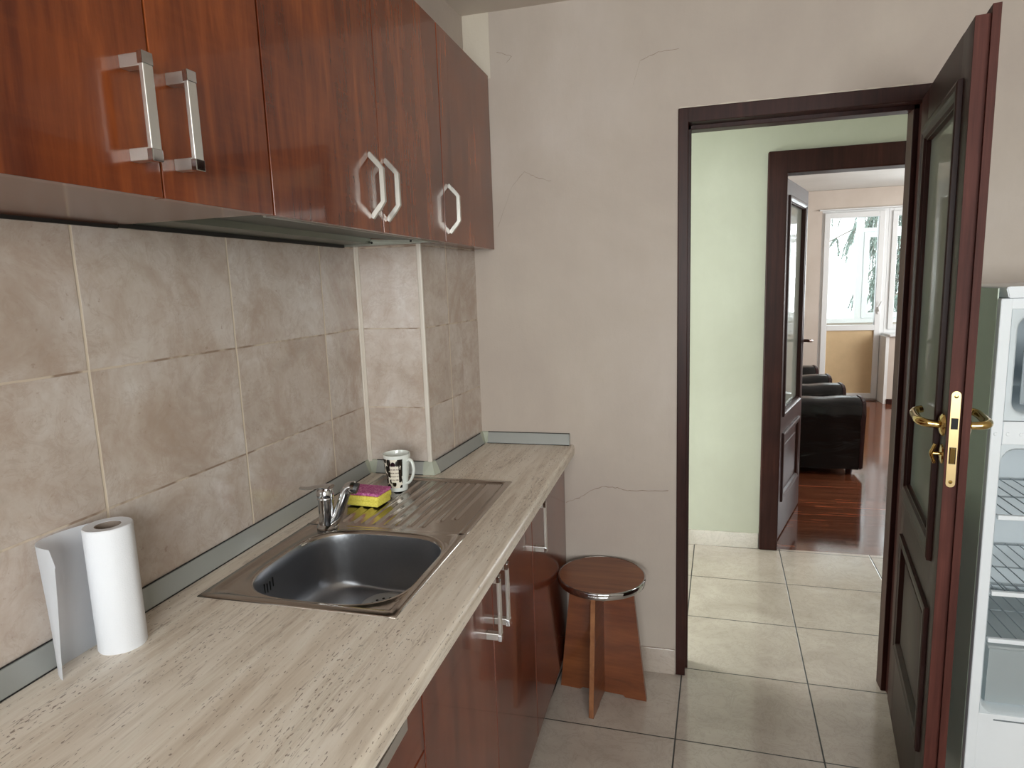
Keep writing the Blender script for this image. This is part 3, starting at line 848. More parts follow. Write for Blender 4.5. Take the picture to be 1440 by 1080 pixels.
for A, D in zip(rings, rings[1:]):
    for i in range(NB):
        j = (i+1) % NB; bm.faces.new([A[i], D[i], D[j], A[j]])
obj('basin', bm, bowl_steel, sk, smooth=60)
bm = B(); lathe(bm, [(.056, .0030), (.054, .0042), (.046, .0036), (.044, .001), (.025, -.001), (0, -.0005)], (DRX, DRY, TOPZ-.1575), 40)
dr = obj('drain_strainer', bm, m_plain('bright_strainer_metal', '#d4d6d8', .4, .3), sk, smooth=50)
bm = B()
for i in range(12):
    a = 2*math.pi*i/12
    bm = B(); lathe(bm, [(0, .0008), (.0033, .0007), (.0036, 0)], (DRX+.032*math.cos(a), DRY+.032*math.sin(a), TOPZ-.1578), 10)
    obj('drain_hole', bm, black, dr)
# overflow slots on the left basin wall
bm = B()
for i in (-3, -1, 1, 3):
    y = 1.165+i*.0058
    a = math.atan2(y-BY, -.178) ; xw = BX-((1-((abs(y-BY)/(BBv*.983))**3.4))**(1/3.4))*BA*.983
    z0 = TOPZ-.052+abs(i)*.002; bm = B(); box(bm, xw-.002, xw+.0022, y-.0017, y+.0017, z0-.006, z0+.016, .0008)
    obj('overflow_slot', bm, black, sk)
# drainboard heightfield
bm = B(); nx, ny = 110, 120
grooves = [(-.878+.0325*i) for i in range(10)]
def hgt(x, y):
    z = TOPZ
    # raised border, sunk tray
    m = min(x-SX0, SX1-x, SY1-y)
    tray = min(1, max(0, (m-.018)/.005)); tray = tray*tray*(3-2*tray)
    dx = min(1, max(0, (y-(YS-.001))/.012))
    z -= .0030*tray + .0012*tray*dx
    if .022 < m:
        for i, g in enumerate(grooves):
            y0 = 1.460 + (0.05 if g > -.63 else 0) + (.02 if g > -.60 else 0); y1 = 1.835
            if i % 2 == 0 or True:
                w = abs(x-g)
                if w < .0075 and y0-.01 < y < y1+.01:
                    e = min(1, max(0, (y-y0)/.01+.5), max(0, (y1-y)/.01+.5))
                    e = max(0, min(1, min((y-y0)/.008+.5, (y1-y)/.008+.5)))
                    z += .0034*e*(1-(w/.0075)**2)**1.5
    # diagonal step by the basin's right shoulder
    return z
V = [[None]*(ny+1) for _ in range(nx+1)]
for i in range(nx+1):
    for j in range(ny+1):
        x = SX0+.003+(SX1-SX0-.006)*i/nx; y = YS+(SY1-.003-YS)*j/ny
        V[i][j] = bm.verts.new((x, y, hgt(x, y)))
for i in range(nx):
    for j in range(ny): bm.faces.new([V[i][j], V[i+1][j], V[i+1][j+1], V[i][j+1]])
for v in rim_bm.verts:
    if v.co.y > YS-.0005: v.co.z = hgt(v.co.x, YS)
obj('sink_rim', rim_bm, steel, sk, smooth=60)
# rim skirt
edge = [V[0][j] for j in range(ny+1)] + [V[i][ny] for i in range(1, nx+1)] + [V[nx][j] for j in range(ny-1, -1, -1)]
out = []
for v in edge:
    x, y, z = v.co; sx = -.0022 if x < SX0+.0031 else (.0022 if x > SX1-.0031 else 0); sy = .0022 if y > SY1-.0031 else 0
    out.append((bm.verts.new((x+sx, y+sy, ZC+.0018)), bm.verts.new((x+sx*1.35, y+sy*1.35, ZC-.001))))
for i in range(len(edge)-1):
    bm.faces.new([edge[i], edge[i+1], out[i+1][0], out[i][0]]); bm.faces.new([out[i][0], out[i+1][0], out[i+1][1], out[i][1]])
obj('drainboard', bm, steel, sk, smooth=60)['label'] = 'ribbed drainboard'

# ------------------------------------------------------------------ faucet
fx, fy, fz = -.893, 1.418, TOPZ-.0022
fc = thing('mixer_tap', 'chrome single-lever mixer tap standing behind the sink basin', 'tap', (fx, fy, fz))
bm = B(); lathe(bm, [(0, 0), (.027, 0), (.0275, .004), (.024, .008), (.0205, .010), (.0195, .03), (.0195, .074), (.0215, .077), (.0215, .080), (.0205, .082), (.0215, .088), (.0205, .100), (.016, .106), (0, .108)], (fx, fy, fz), 36)
obj('body', bm, chrome, fc, smooth=35)
bm = B()
pts = spline([(fx+.012, fy+.004, fz+.014), (fx+.028, fy+.008, fz+.032), (fx+.040, fy+.014, fz+.066), (fx+.048, fy+.020, fz+.090), (fx+.058, fy+.024, fz+.101), (fx+.070, fy+.027, fz+.101)], 6)
n = len(pts); tube(bm, pts, [.0165-.003*math.sin(math.pi*min(1, i/n*1.2)) for i in range(n)], 20)
sp = obj('spout', bm, chrome, fc, smooth=50)
bm = B(); e = pts[-1]; cyl(bm, e-Vector((.001, 0, 0)), e+Vector((.008, .002, -.003)), .0145, 20); obj('aerator', bm, m_plain('dark_aerator', '#4b4b4b', .4, .6), sp)
bm = B()
pts = spline([(fx+.018, fy, fz+.108), (fx, fy, fz+.110), (fx-.025, fy-.002, fz+.107), (fx-.05, fy-.004, fz+.103), (fx-.068, fy-.006, fz+.104)], 6); n = len(pts)
tube(bm, pts, [.018-.011*(i/n) for i in range(n)], 16, flat=[.006-.003*(i/n) for i in range(n)], up=(0, 0, 1))
obj('lever', bm, chrome, fc, smooth=50)

# ------------------------------------------------------------------ sponge, mug, paper roll
zb = TOPZ-.0008
sg = thing('dish_sponge', 'yellow sponge with a pink scouring side, lying on the drainboard by the tap', 'sponge', (-.875, 1.612, zb), R(-5))
bm = B(); box(bm, -.051, .051, -.036, .036, 0, .016, .003); box(bm, -.054, .054, -.0385, .0385, .0135, .031, .004)
for v in bm.verts: v.co.x += random.uniform(-.0004, .0004); v.co.z += .0008*math.sin(v.co.x*60)
obj('foam_block', bm, sp_y, sg, local=True, smooth=40)['label'] = 'yellow foam'
bm = B(); box(bm, -.0535, .0535, -.038, .038, .031, .040, .003)
for v in bm.verts: v.co.z += random.uniform(-.0008, .0008)
obj('scouring_pad', bm, sp_p, sg, local=True)['label'] = 'pink scouring pad'

mg = thing('coffee_mug', 'white mug printed with black coffee beans, standing on the drainboard', 'mug', (-.842, 1.740, zb))
bm = B()
outp = [(0, .002), (.024, .002), (.026, 0), (.029, .0), (.030, .004), (.0305, .012), (.0325, .03), (.036, .06), (.0395, .09), (.0415, .108), (.0410, .112), (.0392, .1125), (.038, .109), (.036, .09), (.0325, .06), (.029, .03), (.026, .012), (0, .009)]
lathe(bm, outp, (0, 0, 0), 64)
obj('cup', bm, mug_mat, mg, local=True, smooth=40)
bm = B()
ha = R(-10); hd = Vector((math.cos(ha), math.sin(ha), 0))
pts = spline([hd*.037+Vector((0, 0, .092)), hd*.047+Vector((0, 0, .097)), hd*.056+Vector((0, 0, .088)), hd*.060+Vector((0, 0, .066)), hd*.053+Vector((0, 0, .042)), hd*.041+Vector((0, 0, .026)), hd*.031+Vector((0, 0, .022))], 7)
tube(bm, pts, .0058, 14, flat=.0042)
obj('handle', bm, m_plain('white_porcelain', '#e3e6e0', .1, coat=.3, var=.02), mg, local=True, smooth=60)['label'] = 'white handle'

RX, RY, RR, RH = -.9605, .8455, .0385, .222
pr = thing('paper_towel_roll', 'white kitchen paper roll standing on the worktop with its end unrolled', 'paper roll', (RX, RY, ZC))
bm = B(); lathe(bm, [(.0205, 0), (RR-.001, 0), (RR, .002), (RR, RH-.002), (RR-.0015, RH), (.0205, RH-.001), (.0205, 0)], (0, 0, 0), 72)
rnd = random.Random(3)
for v in bm.verts:
    r = math.hypot(v.co.x, v.co.y)
    if r > .03:
        a = math.atan2(v.co.y, v.co.x); k = 1+.012*math.sin(3*a+1)+.006*math.sin(7*a); v.co.x *= k; v.co.y *= k
obj('roll', bm, paper, pr, local=True, smooth=35)
bm = B(); lathe(bm, [(.0185, .001), (.0205, .001), (.0205, RH-.0015), (.0185, RH-.0015), (.0185, .001)], (0, 0, 0), 48)
obj('cardboard_core', bm, card, pr, local=True, smooth=35)['label'] = 'grey-brown cardboard core'
# loose sheet
path_t = spline([(-.984, .880), (-.999, .868), (-1.012, .840), (-1.0225, .800), (-1.022, .770), (-1.0035, .750), (-.977, .742), (-.957, .741)], 8)
path_b = spline([(-.984, .879), (-.997, .864), (-1.0035, .835), (-1.0065, .800), (-1.0055, .772), (-.995, .750), (-.978, .737), (-.964, .7325)], 8)
bm = B(); nz = 26; cols = []
for i, (a, b) in enumerate(zip(path_b, path_t)):
    col = []
    for k in range(nz+1):
        t = k/nz; p = Vector((a.x*(1-t)+b.x*t, a.y*(1-t)+b.y*t))
        z = ZC+.0005+t*(RH-.004)
        if i > len(path_b)-5 and t > .86: z -= (t-.86)*.05*(i-len(path_b)+5)
        p.x += .0012*math.sin(t*5+i*.3)
        col.append(bm.verts.new((p.x, p.y, z)))
    cols.append(col)
for A, D in zip(cols, cols[1:]):
    for k in range(nz): bm.faces.new([A[k], D[k], D[k+1], A[k+1]])
bmesh.ops.solidify(bm, geom=bm.faces[:], thickness=.0009)
obj('loose_sheet', bm, sheet, pr, smooth=50)['label'] = 'unrolled loose sheet curling back'

# ------------------------------------------------------------------ upper cabinets, hood
XU = -.6885; UZ0, UZ1 = 1.633, 2.243
def bow_handle(x, y, z0, z1, parent):
    bm = B()
    p = [(x, y, z0), (x+.022, y, z0+.024), (x+.030, y, z0+.034), (x+.030, y, z1-.034), (x+.022, y, z1-.024), (x, y, z1)]
    tube(bm, p, .0052, 4, flat=.0042, up=(0, 1, 0))
    o = obj('handle', bm, m_plain('pale_metal_pull', '#c3c0b8', .25, .55, var=.03), parent); o['label'] = 'pale hexagonal bow pull'
def upper_unit(label, y0, y1, doors, zb_=1.6355, shallow=None):
    t = thing('wall_cabinet', label, 'cabinet', (-.85, (y0+y1)/2, UZ0), 0, 'wall cabinets above the splashback')
    bm = B(); xa = XL+.0005
    if shallow is None:
        x0, x1 = xa, XU-.0195
        box(bm, x0, x1, y0+.0005, y0+.017, zb_, UZ1-.002); box(bm, x0, x1, y1-.017, y1-.0005, zb_, UZ1-.002)
        box(bm, x0, x1, y0+.017, y1-.017, zb_, zb_+.016); box(bm, x0, x1, y0+.017, y1-.017, UZ1-.018, UZ1-.002); box(bm, x0, x0+.004, y0+.017, y1-.017, zb_+.016, UZ1-.018)
    else:
        box(bm, xa, XU-.0195, y0+.0005, 1.9, zb_, UZ1-.002); box(bm, -.766, XU-.0195, 1.9, y1-.0005, zb_, UZ1-.002)
    obj('carcass', bm, carcass, t)
    if shallow is None and zb_ < 1.64:
        bm = B(); box(bm, XL+.0005, XL+.007, y0, y1, 1.629, 1.6354); obj('black_strip', bm, strip_black, t)  # thin black strip where cabinet bottom meets the wall
    for a, b, kind, hy in doors:
        bm = B(); box(bm, XU-.018, XU, a+.0017, b-.0017, UZ0, UZ1, .0009)
        d = obj('door', bm, cherry, t)
        if kind == 'bar':
            bar_handle('handle', XU, hy, 1.672, 1.803, d)
        else: bow_handle(XU, hy, 1.662, 1.802, d)
    return t
upper_unit('two-door cherry-veneer wall cabinet nearest the camera, with square bar pulls', .514, 1.0055, [(.514, .759, 'bar', .716), (.759, 1.0055, 'bar', .792)])
upper_unit('cherry-veneer wall cabinet above the extractor hood, two bow pulls side by side', 1.0075, 1.844, [(1.0075, 1.433, 'bow', 1.378), (1.433, 1.844, 'bow', 1.458)], 1.668)
upper_unit('cherry-veneer wall cabinet in the corner beside the plaster wall, with one bow pull', 1.846, 2.356, [(1.846, 2.356, 'bow', 1.888)], 1.6355, True)
hd_ = thing('extractor_hood', 'slim grey extractor hood built in under the middle wall cabinet', 'extractor hood', (-.86, 1.43, 1.635))
bm = B()
Y0, Y1 = 1.0085, 1.843
prism(bm, [(XU-.020, 1.634), (XU-.0195, 1.666), (-1.029, 1.666), (-1.029, 1.640), (-.935, 1.640), (-.931, 1.656), (XU-.028, 1.637), (XU-.028, 1.634)], 'y', Y0, Y1)
obj('hood_housing', bm, hood_mat, hd_)
bm = B(); box(bm, XL+.0005, XL+.007, Y0, Y1, 1.631, 1.6398); obj('black_strip', bm, strip_black, hd_)  # black strip continued along the wall under the hood
bm = B(); prism(bm, [(XU-.0285, 1.6365), (-.925, 1.6545), (-.925, 1.6535), (XU-.0285, 1.6355)], 'y', Y0+.02, Y1-.03); obj('grease_filter', bm, hood_dark, hd_)
bm = B(); prism(bm, [(XU-.021, 1.6335), (-1.0285, 1.6335), (-1.0285, 1.658), (XU-.021, 1.640)], 'y', Y1, Y1+.003)
box(bm, XU-.0185-.006, XU-.0195, Y0, Y1, 1.6315, 1.6345)
obj('end_plate', bm, m_plain('brushed_hood_trim', '#9c9b90', .3, .5), hd_)
for x in (-.93, -.80):
    bm = B(); lathe(bm, [(0, .002), (.0035, .0015), (.004, 0)], (x, Y1, 1.642), 12, mat=Matrix.Rotation(R(90), 4, 'X'))
    obj('screw', bm, black, hd_)

# ------------------------------------------------------------------ stool
SXc, SYc, SH = -.285, 2.190, .462
sl = thing('round_stool', 'round wooden stool on crossed panels, chrome-edged seat, beside the base cabinets', 'stool', (SXc, SYc, 0))
bm = B(); lathe(bm, [(0, SH-.022), (.148, SH-.022), (.152, SH-.020), (.152, SH-.002), (.150, SH), (0, SH)], (0, 0, 0), 80)
seat = obj('seat', bm, stooltop, sl, local=True, smooth=35)
bm = B(); lathe(bm, [(.1515, SH-.0235), (.1555, SH-.0225), (.157, SH-.019), (.157, SH-.004), (.1555, SH-.0005), (.1515, SH+.0008), (.1505, SH-.001)], (0, 0, 0), 80)
obj('chrome_edge_band', bm, chrome, seat, local=True, smooth=50)['label'] = 'chrome edge band'
def panel(rot, name='cross_panel'):
    bm = B(); hw0, hw1, th = .160, .112, .0085
    out = [(-hw0, .0), (-hw0+.075, .0), (-hw0+.085, .008), (hw0-.085, .008), (hw0-.075, .0), (hw0, .0), (hw1, SH-.022), (-hw1, SH-.022)]
    prism(bm, out, 'y', -th, th)
    bm.transform(Matrix.Rotation(rot, 4, 'Z')); return bm
p1 = obj('cross_panel', panel(R(-6)), stoolwood, sl, local=True)
p2 = obj('cross_panel', panel(R(-6+88)), stoolwood, sl, local=True)
# worn front edge of the front-back panel
bm = B()
rr = random.Random(5)
top = Vector((-.112, 0, SH-.024)); bot = Vector((-.160, 0, .002))
prev = None
for i in range(30):
    t = i/29; c = bot.lerp(top, t); w = .0083*(1 if i % 3 else rr.uniform(.75, 1))
    q = [bm.verts.new((c.x-.0007, -w, c.z)), bm.verts.new((c.x-.0007, w, c.z)), bm.verts.new((c.x+.003, w, c.z)), bm.verts.new((c.x+.003, -w, c.z))]
    if prev:
        for k in range(4): bm.faces.new([prev[k], q[k], q[(k+1) % 4], prev[(k+1) % 4]])
    prev = q
bm.transform(Matrix.Rotation(R(-6+88), 4, 'Z'))
obj('worn_edge', bm, rawedge, p2, local=True)['label'] = 'chipped pale front edge'

# ------------------------------------------------------------------ fridge
FX0, FX1, FY0, FY1, FT = .757, 1.305, 1.87, 2.347, 1.428
fg = thing('refrigerator', 'open white fridge-freezer with empty wire shelves, right of the door', 'refrigerator', ((FX0+FX1)/2, (FY0+FY1)/2, 0))
bm = B()
box(bm, FX0, FX0+.003, FY0+.0225, FY1, .03, FT+.024)
o = obj('side_panel', bm, fr_side, fg); o['label'] = 'grey-green glossy side panel'
bm = B(); box(bm, FX1-.003, FX1, FY0+.022, FY1, .03, FT, .001); obj('side_panel', bm, fr_side, fg)['label'] = 'grey-green glossy side panel'
bm = B(); box(bm, FX0+.003, FX1-.003, FY0+.022, FY1, FT-.03, FT-.001); box(bm, FX0+.003, FX1-.003, FY1-.03, FY1, .03, FT-.03); box(bm, FX0+.003, FX1-.003, FY0+.05, FY1-.03, .03, .08)
obj('cabinet_shell', bm, white_enamel, fg)
for x in (FX0+.04, FX1-.04):
    for y in (FY0+.06, FY1-.06):
        bm = B(); cyl(bm, (x, y, 0), (x, y, .032), .016, 16); obj('levelling_foot', bm, black, fg)
def plate_hole(bm, X0, X1, Z0, Z1, x0, x1, z0, z1, r, y, yb, N=200, rim=.004):
    cx, cz = (x0+x1)/2, (z0+z1)/2
    aa = [2*math.pi*i/N for i in range(N)]
    for px, pz in ((X0, Z0), (X1, Z0), (X1, Z1), (X0, Z1)):
        a = math.atan2(pz-cz, px-cx) % (2*math.pi); k = min(range(N), key=lambda i: abs(aa[i]-a)); aa[k] = a
    def rr_(a, g):
        c, s = math.cos(a), math.sin(a); hx, hz = (x1-x0)/2-g, (z1-z0)/2-g
        k = min(hx/abs(c) if abs(c) > 1e-9 else 1e9, hz/abs(s) if abs(s) > 1e-9 else 1e9)
        px, pz = c*k, s*k; ax, az = hx-r, hz-r
        if abs(px) > ax and abs(pz) > az:
            ox, oz = math.copysign(ax, px), math.copysign(az, pz)
            # intersect ray with corner circle
            bq = -(c*ox+s*oz); cq = ox*ox+oz*oz-r*r; k = -bq+math.sqrt(max(0, bq*bq-cq)); px, pz = c*k, s*k
        return cx+px, cz+pz
    R0 = [bm.verts.new((*(lambda p: (p[0], y, p[1]))(rectpt(a, X0, X1, Z0, Z1, cx, cz)),)) for a in aa]
    Rb = [bm.verts.new((v.co.x, y+.022, v.co.z)) for v in R0]
    rs = [Rb, R0]
    for g, dy in ((-rim, 0), (0, .003), (.004, .012), (.012, yb-y)):
        rs.append([bm.verts.new((rr_(a, g)[0], y+dy, rr_(a, g)[1])) for a in aa])
    for A, D in zip(rs, rs[1:]):
        for i in range(N):
            j = (i+1) % N; bm.faces.new([A[i], D[i], D[j], A[j]])
    bm.faces.new(rs[-1])
bm = B(); box(bm, FX0, FX0+.026, FY0, FY0+.022, .03, FT, .003); box(bm, FX1-.026, FX1, FY0, FY0+.022, .03, FT, .003)
box(bm, FX0+.024, FX1-.024, FY0+.0005, FY0+.022, .03, .346, .002)
box(bm, FX0+.024, FX1-.024, FY0+.0005, FY0+.022, 1.402, FT, .002)
obj('front_frame', bm, white_pl, fg)
bm = B(); box(bm, FX0+.026, FX1-.026, FY0-.0005, FY0+.022, 1.071, 1.129, .002)
cb = obj('divider_strip', bm, white_pl, fg)
for x in [FX0+.011] + [FX0+.038+i*.029 for i in range(7)]:
    bm = B(); lathe(bm, [(0, .002), (.004, .0015), (.0048, 0)], (x, FY0-.0005, 1.097), 16, mat=Matrix.Rotation(R(90), 4, 'X'))
    obj('screw_cap', bm, white_pl, cb)
bm = B(); plate_hole(bm, FX0+.026, FX1-.026, 1.131, 1.402, FX0+.041, FX1-.041, 1.143, 1.388, .03, FY0+.001, FY1-.06)
obj('freezer_liner', bm, liner, fg, smooth=35)['label'] = 'pale freezer compartment liner'
bm = B(); box(bm, FX0+.07, FX1-.07, FY0+.03, FY0+.036, 1.165, 1.30, .004)
for i in range(8): box(bm, FX0+.09, FX1-.09, FY0+.026, FY0+.031, 1.31+i*.007, 1.313+i*.007)
obj('freezer_flap', bm, m_plain('grey_freezer_flap', '#8f999f', .35), fg)
bm = B(); plate_hole(bm, FX0+.026, FX1-.026, .346, 1.071, FX0+.028, FX1-.028, .350, 1.061, .035, FY0+.001, FY1-.06, 240, rim=.0015)
obj('fridge_liner', bm, liner, fg, smooth=35)['label'] = 'pale fridge compartment liner'
for zs in (.878, .673, .543):
    bm = B(); y0, y1 = FY0+.03, FY1-.085; x0, x1 = FX0+.045, FX1-.045
    n = 14
    for i in range(n): 
        x = x0+(x1-x0)*i/(n-1); cyl(bm, (x, y0, zs), (x, y1, zs), .0016, 6)
    for y in (y0+.01, (y0+y1)/2, y1): cyl(bm, (x0, y, zs-.003), (x1, y, zs-.003), .0022, 6)
    s_ = obj('wire_shelf', bm, wire_mat, fg)
    bm = B(); box(bm, x0-.004, x1+.004, y0-.008, y0+.004, zs-.008, zs+.004, .002); obj('shelf_trim', bm, white_pl, s_)
for zs in (.905, .70):
    for xa_ in (FX0+.029, FX1-.041):
        bm = B(); box(bm, xa_, xa_+.012, FY0+.03, FY1-.07, zs-.035, zs-.03, .001); obj('shelf_rail', bm, liner, fg)
bm = B(); x0, x1 = FX0+.046, FX1-.046
prism(bm, [(FY0+.02, .520), (FY0+.028, .365), (FY1-.10, .365), (FY1-.09, .520), (FY1-.094, .520), (FY1-.104, .369), (FY0+.032, .369), (FY0+.024, .520)], 'x', x0, x1)
box(bm, x0, x0+.003, FY0+.024, FY1-.1, .367, .518); box(bm, x1-.003, x1, FY0+.024, FY1-.1, .367, .518)
box(bm, x0+.1, x1-.1, FY0+.010, FY0+.024, .470, .482, .003)
obj('crisper_drawer', bm, drawer_glass, fg)['label'] = 'translucent grey crisper drawer'
bm = B(); box(bm, FX0+.04, FX1-.03, FY0+.015, FY1-.1, .524, .530, .001); obj('glass_shelf', bm, drawer_glass, fg)
bm = B(); box(bm, FX0+.06, FX1-.06, FY0-.0015, FY0+.001, .330, .333); obj('panel_seam', bm, m_plain('shadow_gap_grey', '#71797d', .6), fg)
bm = B(); prism(bm, [(FX0+.014, FT+.001), (FX0+.007, FT+.024), (FX0+.012, FT+.028), (FX1-.008, FT+.028), (FX1-.003, FT+.024), (FX1-.014, FT+.001)], 'y', FY0-.006, FY1-.02, bev=.002)
obj('top_panel', bm, white_pl, fg)

for o in fg.children_recursive:          # heights were read off at 1.80 m; the front stands at 1.87 m
    for v in o.data.vertices:
        z = v.co.z
        v.co.z = 1.5+(z-1.5)*1.0389 if z > .3 else z*(1.5-1.2*1.0389)/.3

# ------------------------------------------------------------------ armchairs
def armchair(label, y0, w=.86):
    xb, xf = .40, 1.285
    t = thing('armchair', label, 'armchair', (xb+.45, y0+w/2, 0), 0, 'black leather armchairs in a row along the left wall')
    aw = .235
    def arm(ya, yb):
        bm = B(); yc = (ya+yb)/2; hw = (yb-ya)/2
        n = 18; rings = []
        xs = [xb+.02+(xf-.03-xb-.02)*i/n for i in range(n+1)]
        prof = []
        for i, x in enumerate(xs):
            t_ = i/n; top = .585+.055*max(0, (.35-t_)/.35)**1.5 - .012*math.sin(t_*math.pi)
            rg = [(-hw*.93, .05), (-hw*.95, .33), (-hw*1.02, .40), (-hw*1.12, .46), (-hw*1.12, top-.075), (-hw*.95, top-.025), (-hw*.5, top), (hw*.5, top), (hw*.95, top-.025), (hw*1.08, top-.075), (hw*1.05, .44), (hw*.93, .33), (hw*.93, .05)]
            rings.append([bm.verts.new((x, yc+a+.003*math.sin(x*31+b*9), b+.003*math.sin(x*23))) for a, b in rg])
        for A, D in zip(rings, rings[1:]):
            for k in range(len(A)):
                j = (k+1) % len(A); bm.faces.new([A[k], D[k], D[j], A[j]])
        bm.faces.new(rings[0]); bm.faces.new(rings[-1][::-1])
        o = obj('armrest', bm, leather, t, smooth=50)
        bm = B()
        top = .58
        pf = [(-hw*.93, .05), (-hw*.95, .33), (-hw*1.14, .46), (-hw*1.14, top-.07), (-hw*1.0, top-.015), (-hw*.5, top+.010), (hw*.5, top+.010), (hw*1.0, top-.015), (hw*1.12, top-.07), (hw*1.1, .44), (hw*.93, .33), (hw*.93, .05)]
        prism(bm, [(yc+a, b) for a, b in pf], 'x', xf-.034, xf, bev=.009)
        o2 = obj('arm_front', bm, maroon, o, smooth=50); o2['label'] = 'maroon front panel of the arm'
    arm(y0, y0+aw); arm(y0+w-aw, y0+w)
    bm = B(); box(bm, xb+.02, xf-.03, y0+aw-.01, y0+w-aw+.01, .06, .30, .02, 3); obj('seat_base', bm, leather, t, smooth=50)
    bm = B(); box(bm, xb+.2, xf-.01, y0+aw+.012, y0+w-aw-.012, .30, .45, .045, 4); obj('seat_cushion', bm, leather, t, smooth=60)
    bm = B(); prism(bm, [(xb, .1), (xb+.24, .1), (xb+.22, .6), (xb+.14, .86), (xb+.05, .90), (xb-.01, .84)], 'y', y0+.05, y0+w-.05, bev=.035); obj('backrest', bm, leather, t, smooth=60)
    for x in (xb+.08, xf-.08):
        for y in (y0+.08, y0+w-.08):
            bm = B(); cyl(bm, (x, y, 0), (x, y, .055), .022, 14, r2=.028); obj('foot', bm, mahog, t)
armchair('nearest black leather armchair, its full side facing the doorway', 5.145)
armchair('black leather armchair farther from the doorway, just before the balcony door', 6.30)

# ------------------------------------------------------------------ balcony door, window
def pframe(bm, x0, x1, z0, z1, y0, y1, w, mid=()):
    box(bm, x0, x0+w, y0, y1, z0, z1, .004); box(bm, x1-w, x1, y0, y1, z0, z1, .004)
    box(bm, x0+w-.001, x1-w+.001, y0, y1, z0, z0+w, .004); box(bm, x0+w-.001, x1-w+.001, y0, y1, z1-w, z1, .004)
    for a, b in mid: box(bm, x0+w-.001, x1-w+.001, y0, y1, a, b, .004)
bm = B(); box(bm, 1.537, 1.575, 8.41, 8.47, 0, 2.222, .003); box(bm, 2.185, 2.235, 8.41, 8.47, 0, 2.222, .003); box(bm, 1.575, 2.185, 8.41, 8.47, 2.185, 2.222, .003); box(bm, 1.575, 2.185, 8.41, 8.47, 0, .03)
struct('door_frame_3', bm, pvc)
bd = thing('balcony_door', 'white balcony door, glass above an ochre lower panel, at the far end of the living room', 'door', (1.88, 8.41, 0))
bm = B(); pframe(bm, 1.562, 2.195, .02, 2.195, 8.385, 8.45, .062, [(.832, .895)])
obj('sash', bm, pvc, bd)
bm = B(); box(bm, 1.62, 2.135, 8.415, 8.42, .89, 2.135); obj('glass_pane', bm, clear_glass, bd)
bm = B(); box(bm, 1.62, 2.135, 8.405, 8.42, .08, .835); obj('lower_panel', bm, yel_panel, bd)['label'] = 'ochre lower panel'
bm = B(); box(bm, 2.155, 2.180, 8.373, 8.386, 1.02, 1.10, .003); box(bm, 2.160, 2.176, 8.345, 8.375, 1.055, 1.075, .003)
tube(bm, [(2.168, 8.350, 1.055), (2.158, 8.350, 1.10), (2.19, 8.350, 1.165)], .008, 8)
obj('handle', bm, pvc, bd)
bm = B(); pframe(bm, 2.236, 3.75, .80, 2.222, 8.41, 8.47, .045); box(bm, 2.93, 2.99, 8.41, 8.47, .84, 2.18)
for a, b in ((2.275, 2.94), (2.98, 3.71)): pframe(bm, a, b, .84, 2.185, 8.395, 8.45, .055)
w1 = struct('window_1', bm, pvc)
bm = B(); box(bm, 2.32, 2.90, 8.42, 8.425, .89, 2.135); box(bm, 3.03, 3.66, 8.42, 8.425, .89, 2.135); obj('glass_pane', bm, clear_glass, w1)
bm = B(); box(bm, 2.225, 3.76, 8.11, 8.41, .776, .802, .006); obj('window_sill', bm, pvc, w1)
bm = B(); box(bm, 2.2, 2.2345, 8.148, 8.409, 0, .776, .003)
struct('trim_5', bm, m_plain('white_reveal_paint', '#dfe1e0', .4))
bm = B(); box(bm, 1.50, 3.8, 8.372, 8.3995, 2.222, 2.236, .003); struct('trim_6', bm, pvc)
# balcony
struct('floor_balcony', box(B(), .6, 5, 8.6, 9.75, -.1, -.02), m_plain('balcony_concrete', '#8d8d8a', .8))
struct('wall_balcony', box(B(), .6, 5, 9.62, 9.75, -.02, .84), pink_mat)
bm = B()
for a, b in ((.7, 2.19), (2.295, 3.60), (3.66, 4.95)):
    pass
box(bm, .6, 5, 9.58, 9.65, .84, .90, .003); box(bm, .6, 5, 9.58, 9.65, 2.30, 2.36, .003)
for x in (.6, 2.215, 3.55, 4.94): box(bm, x-.03, x+.05, 9.58, 9.65, .90, 2.30, .003)
box(bm, 2.265, 4.94, 9.58, 9.65, 2.03, 2.08, .003)
for a, b in ((2.268, 2.88), (2.90, 3.515)): pframe(bm, a, b, .905, 2.025, 9.57, 9.63, .065)
w2 = struct('window_2', bm, pvc_out)
struct('ceiling_balcony', box(B(), .6, 5, 8.6, 9.9, 2.42, 2.52), white_ceil)

# ------------------------------------------------------------------ fir tree outside
ft = thing('fir_tree', 'fir tree with drooping needle sprays outside the balcony glazing', 'tree', (5.6, 13.5, -6))
bm = B(); tube(bm, [(5.6, 13.5, -6), (5.55, 13.5, 0), (5.5, 13.45, 6)], [.2, .15, .07], 12)
obj('trunk', bm, bark, ft)
bmN = B(); bmB = B(); rf = random.Random(11)
def spray(p, d, L, droop):
    q = [p.copy()]; dd = d.copy()
    for i in range(5):
        dd = (dd + Vector((0, 0, -droop*.35))).normalized(); q.append(q[-1]+dd*L/5)
    for i in range(len(q)-1):
        tube(bmB, [q[i], q[i+1]], .004, 4, cap=False)
        for k in range(9):
            t = k/9; c = q[i].lerp(q[i+1], t); tan = (q[i+1]-q[i]).normalized()
            side = Vector((rf.uniform(-1, 1), rf.uniform(-1, 1), rf.uniform(-1, .6))).normalized()
            e = c + (tan*.6+side).normalized()*rf.uniform(.07, .13)
            w = tan.cross(side).normalized()*.011
            v = [bmN.verts.new(c-w), bmN.verts.new(c+w), bmN.verts.new(e)]
            bmN.faces.new(v)
